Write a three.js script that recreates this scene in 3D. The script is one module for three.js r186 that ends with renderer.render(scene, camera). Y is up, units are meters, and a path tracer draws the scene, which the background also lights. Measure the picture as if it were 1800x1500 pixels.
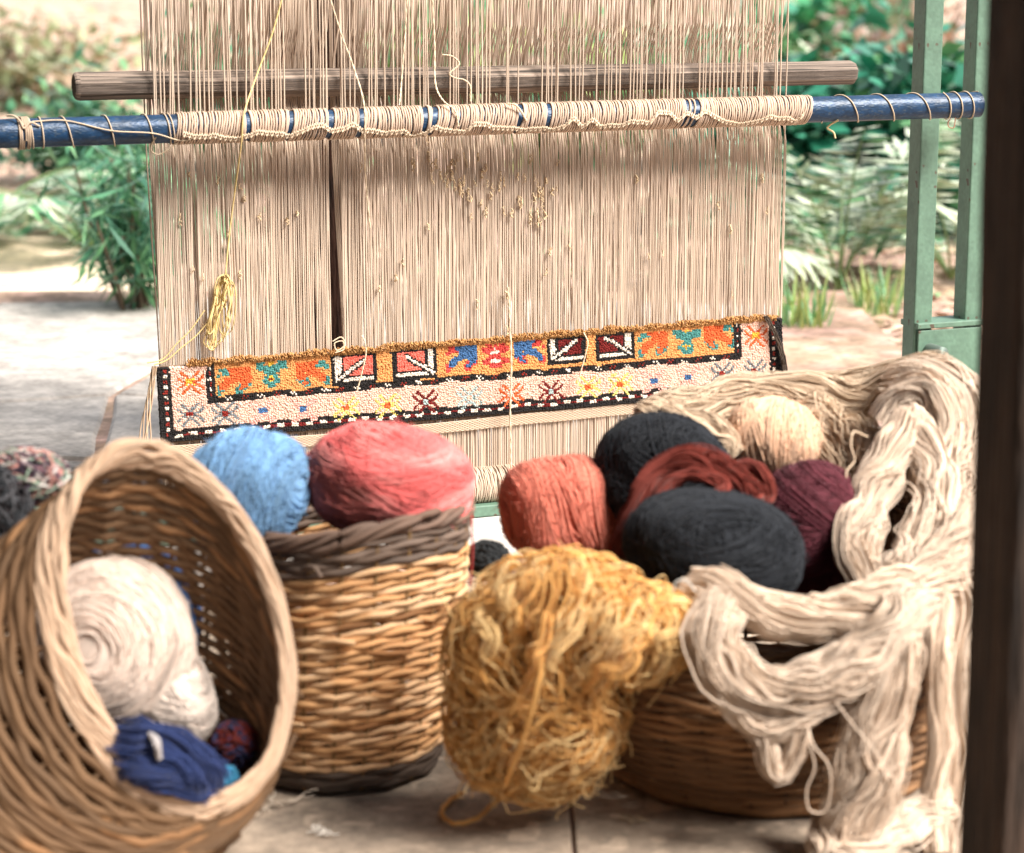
import * as THREE from 'three';

// ------------------------------------------------------------------ camera, sky, sun, exposure
const scene = new THREE.Scene();
const FPX = 4000, W0 = 1800, H0 = 1500, PITCH = 12 * Math.PI / 180, CAMH = 1.21;
const camera = new THREE.PerspectiveCamera(2 * Math.atan(H0 / 2 / FPX) * 180 / Math.PI, W0 / H0, 0.05, 400);
camera.position.set(0, CAMH, 0);
camera.lookAt(0, CAMH - Math.sin(PITCH), -Math.cos(PITCH));
camera.focus = 4.5; camera.userData.fStop = 3.3;
scene.add(camera);

const renderer = new THREE.WebGLRenderer({ antialias: true });
renderer.setSize(1024, 853);
renderer.toneMapping = THREE.LinearToneMapping;
renderer.toneMappingExposure = 2.0;
renderer.shadowMap.enabled = true;

const sunDir = new THREE.Vector3(0.62, 0.82, 0.17).normalize();
const sun = new THREE.DirectionalLight(new THREE.Color(1, 0.94, 0.86), 5.0);
sun.position.copy(sunDir).multiplyScalar(20);
sun.target.position.set(0, 0, -4);
sun.castShadow = true; sun.shadow.radius = 48; sun.shadow.mapSize.set(2048, 2048);
Object.assign(sun.shadow.camera, { left: -12, right: 12, top: 12, bottom: -12, near: 0.5, far: 60 });
scene.add(sun, sun.target);
{
  const w = 256, h = 128, d = new Float32Array(w * h * 4);
  for (let j = 0; j < h; j++) for (let i = 0; i < w; i++) {
    const el = (j + 0.5) / h * Math.PI - Math.PI / 2, az = i / w * Math.PI * 2, k = (j * w + i) * 4;
    const up = Math.max(0, Math.sin(el));
    const cl = 0.5 + 0.25 * Math.sin(az * 3 + 4 * up) + 0.25 * Math.sin(az * 7 - 9 * up + 1.3);
    const c = 0.35 + 0.5 * cl * (1 - up * 0.4);
    d[k] = 0.38 * (0.55 + 0.75 * c); d[k + 1] = 0.38 * (0.70 + 0.60 * c); d[k + 2] = 0.38 * (0.95 + 0.32 * c); d[k + 3] = 1;
  }
  const t = new THREE.DataTexture(d, w, h, THREE.RGBAFormat, THREE.FloatType);
  t.mapping = THREE.EquirectangularReflectionMapping; t.magFilter = t.minFilter = THREE.LinearFilter; t.needsUpdate = true;
  scene.background = t; scene.environment = t;
}

// ------------------------------------------------------------------ helpers
function rng(seed) { let a = seed >>> 0; return () => { a = a + 0x6D2B79F5 | 0; let t = Math.imul(a ^ a >>> 15, 1 | a); t = t + Math.imul(t ^ t >>> 7, 61 | t) ^ t; return ((t ^ t >>> 14) >>> 0) / 4294967296; }; }
const V = (x, y, z) => new THREE.Vector3(x, y, z);
const lerp = (a, b, t) => a + (b - a) * t, clamp = (x, a, b) => Math.min(b, Math.max(a, x));
const sstep = (a, b, x) => { const t = clamp((x - a) / (b - a), 0, 1); return t * t * (3 - 2 * t); };
function hash3(x, y, z) { let h = Math.imul(x | 0, 374761393) + Math.imul(y | 0, 668265263) + Math.imul(z | 0, 2147483647 ^ 0x5bd1e995) | 0; h = Math.imul(h ^ h >>> 13, 1274126177); return ((h ^ h >>> 16) >>> 0) / 4294967296; }
function noise(x, y, z = 0) {
  const xi = Math.floor(x), yi = Math.floor(y), zi = Math.floor(z), f = t => t * t * (3 - 2 * t), fx = f(x - xi), fy = f(y - yi), fz = f(z - zi);
  const g = (a, b, c) => hash3(xi + a, yi + b, zi + c);
  return lerp(lerp(lerp(g(0, 0, 0), g(1, 0, 0), fx), lerp(g(0, 1, 0), g(1, 1, 0), fx), fy), lerp(lerp(g(0, 0, 1), g(1, 0, 1), fx), lerp(g(0, 1, 1), g(1, 1, 1), fx), fy), fz) * 2 - 1;
}
const fbm = (x, y, z = 0, o = 4) => { let s = 0, a = 0.5; for (let i = 0; i < o; i++) { s += a * noise(x, y, z); x *= 2.03; y *= 2.03; z *= 2.03; a *= 0.5; } return s; };
// a sight line of the photograph, used to read real positions off it
const ray = (px, py) => V((px - 900) / FPX, -Math.sin(PITCH) + Math.cos(PITCH) * (750 - py) / FPX, -Math.cos(PITCH) - Math.sin(PITCH) * (750 - py) / FPX);
const P = (px, py, dist) => { const d = ray(px, py); return d.multiplyScalar(dist / -d.z).add(V(0, CAMH, 0)); };
const G = (px, py, h = 0) => { const d = ray(px, py); return d.multiplyScalar((h - CAMH) / d.y).add(V(0, CAMH, 0)); };
const YAW = 20.4 * Math.PI / 180, LO = V(0, 0, -4.5), LU = V(Math.cos(YAW), 0, -Math.sin(YAW)), LN = V(Math.sin(YAW), 0, Math.cos(YAW));
const loomUV = (px, py, off = 0) => { const d = ray(px, py), c = V(0, CAMH, 0), o = LO.clone().addScaledVector(LN, off); const t = o.clone().sub(c).dot(LN) / d.dot(LN); const p = c.addScaledVector(d, t).sub(LO); return [p.dot(LU), p.y]; };
const L = (u, v, off = 0) => LO.clone().addScaledVector(LU, u).addScaledVector(LN, off).add(V(0, v, 0));
const LP = (px, py, off = 0) => { const [u, v] = loomUV(px, py, off); return L(u, v, off); };
const C = (r, g, b) => new THREE.Color().setRGB(r, g, b);
const S = (r, g, b) => new THREE.Color().setRGB(r / 255, g / 255, b / 255, THREE.SRGBColorSpace);

// a mesh under construction: tubes, blades and boxes with vertex colours, joined into one geometry
class Buf {
  constructor() { this.p = []; this.n = []; this.c = []; this.i = []; }
  vert(x, y, z, nx, ny, nz, c) { this.p.push(x, y, z); this.n.push(nx, ny, nz); this.c.push(c.r, c.g, c.b); return this.p.length / 3 - 1; }
  tube(pts, rad, sides, col, closed = false, cap = true) {
    const m = pts.length, T = V(), N = V(0, 0, 0), B = V(), q = V();
    const fr = typeof rad === 'function' ? rad : () => rad, fc = typeof col === 'function' ? col : () => col;
    const start = this.p.length / 3;
    for (let k = 0; k < m; k++) {
      const a = pts[closed ? (k - 1 + m) % m : Math.max(0, k - 1)], b = pts[closed ? (k + 1) % m : Math.min(m - 1, k + 1)];
      T.subVectors(b, a); if (T.lengthSq() < 1e-14) T.set(0, 1, 0); T.normalize();
      if (k === 0) { q.set(0, 1, 0); if (Math.abs(T.y) > 0.9) q.set(1, 0, 0); N.crossVectors(T, q).normalize(); }
      N.addScaledVector(T, -N.dot(T)); if (N.lengthSq() < 1e-8) { q.set(0.3, 0.5, 0.8); N.crossVectors(T, q); } N.normalize();
      B.crossVectors(T, N);
      const r = fr(k / (m - 1)), c = fc(k / (m - 1)), o = pts[k];
      for (let s = 0; s < sides; s++) {
        const an = s / sides * Math.PI * 2, ca = Math.cos(an), sa = Math.sin(an);
        const nx = N.x * ca + B.x * sa, ny = N.y * ca + B.y * sa, nz = N.z * ca + B.z * sa;
        this.vert(o.x + nx * r, o.y + ny * r, o.z + nz * r, nx, ny, nz, c);
      }
    }
    const rings = closed ? m : m - 1;
    for (let k = 0; k < rings; k++) for (let s = 0; s < sides; s++) {
      const a = start + k * sides + s, b = start + k * sides + (s + 1) % sides, e = start + (k + 1) % m * sides + s, f = start + (k + 1) % m * sides + (s + 1) % sides;
      this.i.push(a, b, f, a, f, e);
    }
    if (!closed && cap) for (const k of [0, m - 1]) for (let s = 1; s < sides - 1; s++) { const b = start + k * sides; k ? this.i.push(b, b + s, b + s + 1) : this.i.push(b, b + s + 1, b + s); }
    return this;
  }
  // a folded leaf blade from a to b
  blade(a, b, side, w, c, sag = 0) {
    const m = a.clone().lerp(b, 0.5), n = V().subVectors(b, a).cross(side).normalize(); m.addScaledVector(n, sag); n.negate();
    const i0 = this.vert(a.x, a.y, a.z, n.x, n.y, n.z, c), l = m.clone().addScaledVector(side, w), r = m.clone().addScaledVector(side, -w), mm = m.clone().addScaledVector(n, w * 0.35);
    const i1 = this.vert(l.x, l.y, l.z, n.x, n.y, n.z, c), i2 = this.vert(r.x, r.y, r.z, n.x, n.y, n.z, c), i3 = this.vert(b.x, b.y, b.z, n.x, n.y, n.z, c), i4 = this.vert(mm.x, mm.y, mm.z, n.x, n.y, n.z, c);
    this.i.push(i0, i1, i4, i0, i4, i2, i1, i3, i4, i2, i4, i3);
    return this;
  }
  geo() {
    const g = new THREE.BufferGeometry();
    g.setAttribute('position', new THREE.Float32BufferAttribute(this.p, 3));
    g.setAttribute('normal', new THREE.Float32BufferAttribute(this.n, 3));
    g.setAttribute('color', new THREE.Float32BufferAttribute(this.c, 3));
    g.setIndex(this.i);
    return g;
  }
  mesh(name, material, parent) { return addMesh(name, this.geo(), material, parent); }
}
const used = {};
function addMesh(name, g, m, parent = scene) {
  const o = new THREE.Mesh(g, m); o.name = name; if (parent === scene) o.name = numbered(name);
  o.castShadow = o.receiveShadow = true; parent.add(o); return o;
}
function numbered(n) { if (used[n] === undefined) { used[n] = 0; return n; } used[n]++; return n + '_' + String(used[n]).padStart(3, '0'); }
function thing(name, label, category, pos = V(0, 0, 0), group) {
  const o = new THREE.Group(); o.name = numbered(name); o.position.copy(pos); scene.add(o);
  o.userData = { label, category }; if (group) o.userData.group = group; return o;
}
// children are written in world positions and moved into the thing's own frame
function settle(o) { const p = o.position; for (const c of o.children) if (c.geometry && !c.userData.settled) { c.geometry.translate(-p.x, -p.y, -p.z); c.userData.settled = undefined; } return o; }
function tag(o, label, category, group) { Object.assign(o.userData, { label, category }); if (group) o.userData.group = group; return o; }
function struct(o) { o.userData.kind = 'structure'; return o; }
function tex(w, h, fn, srgb = true) {
  const d = new Uint8Array(w * h * 4);
  for (let j = 0; j < h; j++) for (let i = 0; i < w; i++) { const c = fn(i / w, j / h); const k = (j * w + i) * 4; d[k] = clamp(c[0], 0, 1) * 255; d[k + 1] = clamp(c[1], 0, 1) * 255; d[k + 2] = clamp(c[2], 0, 1) * 255; d[k + 3] = 255; }
  const t = new THREE.DataTexture(d, w, h, THREE.RGBAFormat); t.wrapS = t.wrapT = THREE.RepeatWrapping; t.magFilter = THREE.LinearFilter; t.minFilter = THREE.LinearMipmapLinearFilter; t.generateMipmaps = true;
  if (srgb) t.colorSpace = THREE.SRGBColorSpace; t.needsUpdate = true; return t;
}
// noise that repeats over the unit square
const tn = (u, v, f, s) => {
  const n = Math.max(2, Math.round(f * 6.283)), x = u * n, y = v * n, xi = Math.floor(x), yi = Math.floor(y), q = t => t * t * (3 - 2 * t), fx = q(x - xi), fy = q(y - yi), m = k => ((k % n) + n) % n, h = (a, b) => hash3(m(xi + a), m(yi + b), s * 7 + 1);
  return lerp(lerp(h(0, 0), h(1, 0), fx), lerp(h(0, 1), h(1, 1), fx), fy) * 2 - 1;
};
const std = (o) => new THREE.MeshStandardMaterial({ roughness: 0.9, metalness: 0, ...o });
const M = {};
M.yarn = new THREE.MeshPhysicalMaterial({ vertexColors: true, roughness: 1, sheen: 0.35, sheenRoughness: 0.6, sheenColor: new THREE.Color(0.6, 0.58, 0.55) });
M.darkYarn = new THREE.MeshPhysicalMaterial({ vertexColors: true, roughness: 1, sheen: 0.12, sheenRoughness: 0.6, sheenColor: new THREE.Color(0.35, 0.38, 0.42) });
M.cotton = std({ vertexColors: true, roughness: 1 });
M.wicker = std({ vertexColors: true, roughness: 0.8 });
M.leaf = new THREE.MeshPhysicalMaterial({ vertexColors: true, roughness: 0.55, transmission: 0.4, thickness: 0, side: THREE.DoubleSide });
M.gloss = new THREE.MeshPhysicalMaterial({ vertexColors: true, roughness: 0.38, transmission: 0.3, thickness: 0, side: THREE.DoubleSide });
M.twig = std({ vertexColors: true, roughness: 0.95 });

const vary = (c, r, amt, out = new THREE.Color()) => { const k = 1 + (r() - 0.5) * 2 * amt, h = (r() - 0.5) * amt * 0.25; return out.setRGB(c.r * (k + h), c.g * k, c.b * (k - h)); };

// ------------------------------------------------------------------ ground, terrace, floor
const soilTex = tex(1024, 1024, (u, v) => {
  const a = tn(u, v, 1.6, 3), b = tn(u, v, 5, 9), c = tn(u, v, 22, 5), e = hash3(u * 1024, v * 1024, 7) - 0.5;
  const k = 0.64 + 0.09 * a + 0.10 * b + 0.10 * c + 0.14 * e;
  return [k * 1.10, k * (0.93 + 0.03 * a), k * (0.82 + 0.04 * b)];
});
soilTex.repeat.set(1 / 2.3, 1 / 2.3);
const bumpTex = tex(512, 512, (u, v) => { const k = 0.5 + 0.22 * tn(u, v, 5, 2) + 0.2 * tn(u, v, 18, 4) + 0.14 * (hash3(u * 512, v * 512, 3) - 0.5); return [k, k, k]; }, false);
function flatUV(g, s = 1) { const p = g.attributes.position, uv = []; for (let i = 0; i < p.count; i++) uv.push(p.getX(i) * s, p.getZ(i) * s); g.setAttribute('uv', new THREE.Float32BufferAttribute(uv, 2)); return g; }
{
  const g = new THREE.PlaneGeometry(240, 240, 80, 80); g.rotateX(-Math.PI / 2); g.translate(0, -0.012, -60);
  const p = g.attributes.position; for (let i = 0; i < p.count; i++) { const z = p.getZ(i); if (z < -16) p.setY(i, -0.012 + (-16 - z) * 0.05 + 0.3 * fbm(p.getX(i) * 0.1, z * 0.1)); }
  g.computeVertexNormals(); flatUV(g);
  struct(addMesh('ground', g, std({ map: soilTex, bumpMap: bumpTex, bumpScale: 0.01, roughness: 1 })));
}
const floorTex = tex(1024, 1024, (u, v) => {
  const a = tn(u, v, 2, 13), b = tn(u, v, 7, 19), c = tn(u, v, 26, 15), e = hash3(u * 1024, v * 1024, 17) - 0.5;
  const spot = sstep(0.45, 0.6, tn(u, v, 11, 31)) * 0.12;
  const k = 0.52 + 0.05 * a + 0.05 * b + 0.05 * c + 0.10 * e + spot;
  return [k * 1.10, k * 0.985, k * 0.87];
});
const slabMats = [0.92, 1.0, 1.08].map(k => std({ map: floorTex, bumpMap: bumpTex, bumpScale: 0.004, roughness: 0.93, color: C(k, k, k) }));
const paleTex = tex(1024, 1024, (u, v) => {
  const a = tn(u, v, 2, 43), b = tn(u, v, 8, 49), c = tn(u, v, 30, 45), e = hash3(u * 1024, v * 1024, 57) - 0.5;
  const k = 0.69 + 0.06 * a + 0.08 * b + 0.06 * c + 0.06 * e;
  return [k * 1.03, k * 0.985, k * 0.945];
});
const flagMats = [0.86, 0.96, 1.0].map(k => std({ map: paleTex, bumpMap: bumpTex, bumpScale: 0.006, roughness: 0.9, color: C(k, k, k) }));
function slab(poly, top, thick, bevel, mat, name, parent) {
  const s = new THREE.Shape(poly.map(([x, z]) => new THREE.Vector2(x, -z)));
  const g = new THREE.ExtrudeGeometry(s, { depth: thick - bevel, bevelEnabled: true, bevelThickness: bevel, bevelSize: bevel, bevelOffset: -bevel, bevelSegments: 1, steps: 1 });
  g.rotateX(-Math.PI / 2); g.translate(0, top - thick, 0); flatUV(g, 0.5);
  return addMesh(name, g, mat, parent);
}
{ // grey floor under the baskets: large slabs with thin joints
  const r = rng(11), f = new THREE.Group(); f.name = 'floor'; struct(f); scene.add(f);
  const xs = [-4.2, -2.9, -1.75, -0.62, 0.085, 1.1, 2.3, 3.6], zs = [0.6, -0.7, -1.75, -2.78, -4.02, -4.43];
  for (let i = 0; i < xs.length - 1; i++) for (let j = 0; j < zs.length - 1; j++) {
    const g = 0.0025, o = 0.012; slab([[xs[i] + g, zs[j] - g], [xs[i + 1] - g, zs[j] - g], [xs[i + 1] - g, zs[j + 1] + g], [xs[i] + g, zs[j + 1] + g]].map(([x, z]) => [x + (r() - .5) * o * 0.3, z + (r() - .5) * o * 0.3]), (r() - 0.5) * 0.004, 0.05, 0.002, slabMats[Math.floor(r() * 3)], 'floor_slab', f);
  }
}
{ const g = new THREE.BoxGeometry(9, 0.02, 6); g.translate(-0.2, -0.0165, -1.6); flatUV(g); struct(addMesh('floor_bed', g, std({ map: soilTex, color: C(0.3, 0.27, 0.24) }))); }
{ // pale flagstone terrace beyond the loom, irregular stones with dark joints
  const r = rng(23), f = new THREE.Group(); f.name = 'terrace'; struct(f); scene.add(f);
  const nx = 7, nz = 5, x0 = -3.6, z0 = -4.62, dx = 0.62, dz = 0.56, pt = [];
  for (let i = 0; i <= nx; i++) { pt[i] = []; for (let j = 0; j <= nz; j++) pt[i][j] = [x0 + i * dx + (r() - .5) * 0.26 + (j % 2) * 0.12, z0 - j * dz + (r() - .5) * 0.22]; }
  for (let i = 0; i < nx; i++) for (let j = 0; j < nz; j++) {
    const q = [pt[i][j], pt[i + 1][j], pt[i + 1][j + 1], pt[i][j + 1]], cx = q.reduce((s, a) => s + a[0], 0) / 4, cz = q.reduce((s, a) => s + a[1], 0) / 4, poly = [];
    for (let k = 0; k < 4; k++) for (let m = 0; m < 3; m++) { const a = q[k], b = q[(k + 1) % 4], t = m / 3; const x = lerp(a[0], b[0], t), z = lerp(a[1], b[1], t), d = Math.hypot(x - cx, z - cz), sh = 1 - 0.009 / d - 0.02 * r() * (m ? 1 : 0.4); poly.push([cx + (x - cx) * sh, cz + (z - cz) * sh]); }
    slab(poly, 0.052 + (r() - .5) * 0.008, 0.07, 0.01, flagMats[Math.floor(r() * 3)], 'flagstone', f);
  }
  const bed = new THREE.BoxGeometry(nx * dx + 0.7, 0.04, nz * dz + 0.6); bed.translate(x0 + nx * dx / 2 + 0.05, 0.024, z0 - nz * dz / 2); flatUV(bed);
  addMesh('mortar_bed', bed, std({ map: soilTex, color: C(0.85, 0.82, 0.8) }), f);
}
{ // cream sand path behind the terrace on the left
  const pts = [[-260, 402], [60, 412], [190, 440], [262, 480], [300, 560], [200, 584], [-260, 590]].map(([x, y]) => G(x, y));
  const s = new THREE.Shape(); s.moveTo(pts[0].x, -pts[0].z); s.splineThru(pts.slice(1).concat(pts[0]).map(p => new THREE.Vector2(p.x, -p.z)));
  const g = new THREE.ShapeGeometry(s, 10); g.rotateX(-Math.PI / 2); g.translate(0, -0.004, 0); flatUV(g);
  const t = paleTex.clone(); t.needsUpdate = true;
  struct(addMesh('path', g, std({ map: t, color: C(1.6, 1.4, 1.15), roughness: 1 })));
}

// ------------------------------------------------------------------ wooden posts of the shelter
const barkTex = tex(512, 1024, (u, v) => {
  const g = tn(u * 1, v * 0.12, 9, 3) * 0.5 + tn(u, v * 0.05 + u * 0.02, 26, 8) * 0.5, b = tn(u, v, 3, 21), e = hash3(u * 512, v * 256, 9) - 0.5;
  const k = 0.17 + 0.06 * g + 0.05 * b + 0.04 * e; return [k * 1.25, k * 0.95, k * 0.76];
});
const barkBump = tex(512, 1024, (u, v) => { const k = 0.5 + 0.28 * tn(u, v * 0.08, 16, 3) + 0.2 * tn(u, v * 0.3, 30, 5); return [k, k, k]; }, false);
const postMat = std({ map: barkTex, bumpMap: barkBump, bumpScale: 0.006, roughness: 0.95 });
function timberPost(label, base, w, d, h, yaw, lean, mat) {
  const t = thing('timber_post', label, 'post', base);
  const sh = new THREE.Shape(), b = 0.012; sh.moveTo(-w / 2 + b, -d / 2); sh.lineTo(w / 2 - b, -d / 2); sh.quadraticCurveTo(w / 2, -d / 2, w / 2, -d / 2 + b); sh.lineTo(w / 2, d / 2 - b); sh.quadraticCurveTo(w / 2, d / 2, w / 2 - b, d / 2); sh.lineTo(-w / 2 + b, d / 2); sh.quadraticCurveTo(-w / 2, d / 2, -w / 2, d / 2 - b); sh.lineTo(-w / 2, -d / 2 + b); sh.quadraticCurveTo(-w / 2, -d / 2, -w / 2 + b, -d / 2);
  const g = new THREE.ExtrudeGeometry(sh, { depth: h, bevelEnabled: false, steps: 40 }); g.rotateX(-Math.PI / 2);
  const p = g.attributes.position; for (let i = 0; i < p.count; i++) { const y = p.getY(i); p.setX(i, p.getX(i) * (1 + 0.02 * noise(y * 2, 3, w)) + 0.004 * noise(y * 5, 1, d) + lean * y); p.setZ(i, p.getZ(i) + 0.004 * noise(y * 4, 7, d)); }
  const uv = g.attributes.uv; for (let i = 0; i < p.count; i++) uv.setXY(i, (p.getX(i) + p.getZ(i)) * 2.2, p.getY(i) * 0.8);
  g.computeVertexNormals(); g.rotateY(yaw); addMesh('timber', g, mat, t);
  return t;
}
{ const b = P(1720, 1480, 2.3); timberPost('dark brown timber post in front of the basket of cream skeins', V(b.x + 0.088, 0, -2.3 - 0.06), 0.16, 0.14, 2.7, 0.12, -0.004, postMat); }
timberPost('dark reddish timber post standing behind the warp of the loom', V(P(556, 400, 5.3).x, 0, -5.3), 0.2, 0.18, 2.7, 0.1, 0, std({ map: barkTex, bumpMap: barkBump, bumpScale: 0.006, roughness: 0.95, color: C(1.25, 0.82, 0.7) }));

{ // unseen board wall added on the left to block sky light
  const t = thing('shade_wall', 'unseen dark board wall added on the left to block sky light', 'wall', V(0, 0, 0));
  for (let i = 0; i < 32; i++) { const g = new THREE.BoxGeometry(0.03, 2.64, 0.19); g.translate(-1.24 + (i % 2) * 0.004, 1.32, 1.0 - i * 0.196); addMesh('board', g, postMat, t); }
}
{ // unseen board wall added behind the viewpoint to dim the frontal fill
  const t = thing('shade_wall', 'unseen dark board wall added behind the viewpoint to cut front light', 'wall', V(0, 0, 0));
  for (let i = 0; i < 16; i++) { const g = new THREE.BoxGeometry(0.19, 2.64, 0.03); g.translate(-1.2 + i * 0.196, 1.32, 1.2 + (i % 2) * 0.004); addMesh('board', g, postMat, t); }
}
{ // unseen boarded roof, its extent shaped to cut sky light but admit sun
  const t = thing('shade_roof', 'unseen boarded roof shaped to cut sky light over the front and left', 'roof', V(0, 0, 0));
  for (let i = 0; i < 16; i++) { const g = new THREE.BoxGeometry(0.245, 0.028, 5.6); g.translate(-4.1 + i * 0.25, 2.74 + (i % 2) * 0.004, -1.5); addMesh('roof_board', g, postMat, t); }
  for (let i = 0; i < 3; i++) { const g = new THREE.BoxGeometry(0.245, 0.028, 4.4); g.translate(-0.1 + i * 0.25, 2.742 + (i % 2) * 0.004, 0.06); addMesh('roof_board', g, postMat, t); }
  for (const z of [-4.1, -2.2, -0.4, 1.1]) { const g = new THREE.BoxGeometry(4.1, 0.12, 0.09); g.translate(-2.2, 2.66, z); addMesh('rafter', g, postMat, t); }
}
// ------------------------------------------------------------------ loom: green steel frame, roller, warp
const paintTex = tex(512, 512, (u, v) => { const a = tn(u, v, 3, 71), b = tn(u, v, 14, 75), e = hash3(u * 512, v * 512, 77) - .5; const chip = sstep(0.66, 0.74, tn(u, v, 9, 81)) * sstep(0.3, 0.4, tn(u, v, 1, 83)); const k = 1 + 0.05 * a + 0.05 * b + 0.03 * e; return [lerp(0.385 * k, 0.34, chip), lerp(0.50 * k, 0.30, chip), lerp(0.43 * k, 0.25, chip)]; });
const greenMat = std({ map: paintTex, roughness: 0.5, bumpMap: bumpTex, bumpScale: 0.0006 });
function loomBox(w, h, d, u, v, off, mat, name, parent, bev = 0.003) {
  const s = new THREE.Shape(); s.moveTo(-w / 2 + bev, -h / 2 + bev); s.lineTo(w / 2 - bev, -h / 2 + bev); s.lineTo(w / 2 - bev, h / 2 - bev); s.lineTo(-w / 2 + bev, h / 2 - bev); s.closePath();
  const g = new THREE.ExtrudeGeometry(s, { depth: d - 2 * bev, bevelEnabled: true, bevelThickness: bev, bevelSize: bev, bevelSegments: 2 }); g.translate(0, 0, -d / 2 + bev);
  const p = g.attributes.position, uv = g.attributes.uv; for (let i = 0; i < p.count; i++) uv.setXY(i, (p.getX(i) + p.getZ(i)) * 1.7, p.getY(i) * 1.7);
  g.rotateY(YAW); const c = L(u, v, off); g.translate(c.x, c.y, c.z); return addMesh(name, g, mat, parent);
}
const BEAM_V = 0.137;
{
  const t = thing('loom', 'upright rug loom with green steel posts strung with beige warp', 'loom', L(0, 0, 0));
  const uA = loomUV(1612, 560)[0], uB = loomUV(1701, 560)[0], w = 0.044, top = 2.5;
  for (const [u, lean] of [[uA + w / 2, 0], [uB + w / 2, 0]]) { loomBox(w, top - 0.1, 0.05, u, 0.1 + (top - 0.1) / 2, -0.035, greenMat, 'post', t); }
  const uL = -1.12; for (const u of [uL, uL - 0.107]) loomBox(w, top - 0.1, 0.05, u, 0.1 + (top - 0.1) / 2, -0.035, greenMat, 'post', t);
  // welded bearing plates between each pair of posts, with the roller shaft
  const [, vb] = loomUV(1600, 575), um = (uA + uB) / 2 + w / 2;
  for (const [uc] of [[um], [uL - 0.0535]]) {
    loomBox(0.165, 0.012, 0.075, uc, vb, -0.035, greenMat, 'weld_ledge', t, 0.002);
    loomBox(0.158, 0.36, 0.006, uc, vb - 0.19, -0.003, greenMat, 'bearing_plate', t, 0.0015);
    const b = new Buf(), a = L(uc - 0.05, vb - 0.055, 0), e = L(uc - 0.05, vb - 0.055, 0.05); b.tube([a, e], 0.017, 14, C(0.2, 0.25, 0.22)); b.mesh('bolt', std({ vertexColors: true, roughness: 0.5, metalness: 0.6 }), t);
  }
  // hexagonal wooden-green lower beam with the warp wound on it
  const bm = new Buf(); bm.tube([L(-1.05, BEAM_V, 0), L(um - 0.06, BEAM_V, 0)], 0.033, 20, C(0.11, 0.19, 0.15)); bm.mesh('lower_beam', std({ vertexColors: true, roughness: 0.55 }), t);
  loomBox(um + 1.15, 0.024, 0.09, (um - 1.15) / 2 + 0.02, 0.094, 0.0, greenMat, 'bottom_rail', t);
  const tb = new Buf(); tb.tube([L(-1.05, 2.2, -0.035), L(um - 0.06, 2.2, -0.035)], 0.04, 20, C(0.11, 0.19, 0.15)); tb.mesh('upper_beam', std({ vertexColors: true, roughness: 0.55 }), t);
  // warp: front and back layers of twisted cotton cords
  const r = rng(5), base = S(206, 186, 167), c = new THREE.Color(), wp = new Buf(), wb = new Buf();
  const uLft = loomUV(278, 500)[0], uRgt = loomUV(1377, 500)[0], uLt = loomUV(262, 5)[0], uRt = loomUV(1386, 5)[0], N = 390;
  const vStick = loomUV(820, 138, -0.026)[1]; const uGap = loomUV(588, 300)[0];
  for (let layer = 0; layer < 2; layer++) for (let i = 0; i < N; i++) {
    const s = (i + 0.5 + (r() - .5) * (layer ? 0.8 : 0.5)) / N; let u = lerp(uLft, uRgt, s), ut = lerp(uLt, uRt, s) + (r() - .5) * 0.006;
    ut += 0.006 * noise(i * 0.23, layer * 9 + 3); u += 0.0022 * noise(i * 0.31, 5 + layer * 7);
    const dg = u - uGap; if (Math.abs(dg) < 0.0165) { u = uGap + Math.sign(dg || 1) * (0.0135 + Math.abs(dg) * 0.25); ut += u - (uGap + dg); }
    if (layer && r() < 0.05 + 0.35 * sstep(0.45, 0.75, s) * sstep(0, 0.5, noise(s * 9, 2))) continue;
    if (!layer && r() < 0.012) continue;
    vary(base, r, 0.10, c);
    const pts = [], K = 34, behind = !layer && (i % 2 || noise(i * 0.37, 21) > 0.25);
    for (let k = 0; k <= K; k++) {
      const v = lerp(BEAM_V + 0.01, 2.2, k / K), f = sstep(0.5, 1.25, v), mid = Math.exp(-(((v - 1.06) / 0.28) ** 2));
      const off = layer ? lerp(-0.006, -0.062, sstep(0.35, 0.9, v)) : 0.002 * noise(i * 1.7, v * 3) + 0.01 * mid - (behind ? 0.068 * Math.exp(-(((v - vStick) / 0.075) ** 2)) : 0);
      pts.push(L(lerp(u, ut, f) + 0.0011 * noise(i * 3.1, v * 6, layer), v, off + 0.002 * (r() - .5)));
    }
    const rr = 0.00148 * (0.8 + 0.35 * r()); (layer ? wb : wp).tube(pts, rr, 5, c, false, false);
    // turns round the lower beam
    const ring = []; const R = 0.0345 + 0.0014 * r() + (layer ? 0.003 : 0); for (let k = 0; k <= 12; k++) { const a = -0.6 + k / 12 * 4.2; ring.push(L(u + 0.0015 * noise(k, i), BEAM_V + R * Math.cos(a + Math.PI / 2 - 1.2), R * Math.sin(a + Math.PI / 2 - 1.2) + (layer ? 0.0 : 0.0))); }
    (layer ? wb : wp).tube(ring, 0.0016, 4, c, false, false);
  }
  wp.mesh('front_warp', M.cotton, t).userData.kind = 'stuff'; wb.mesh('back_warp', M.cotton, t).userData.kind = 'stuff';
  // slubs and knots caught on the warp
  const kb = new Buf(), kr = rng(41), kc = S(222, 196, 160);
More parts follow.
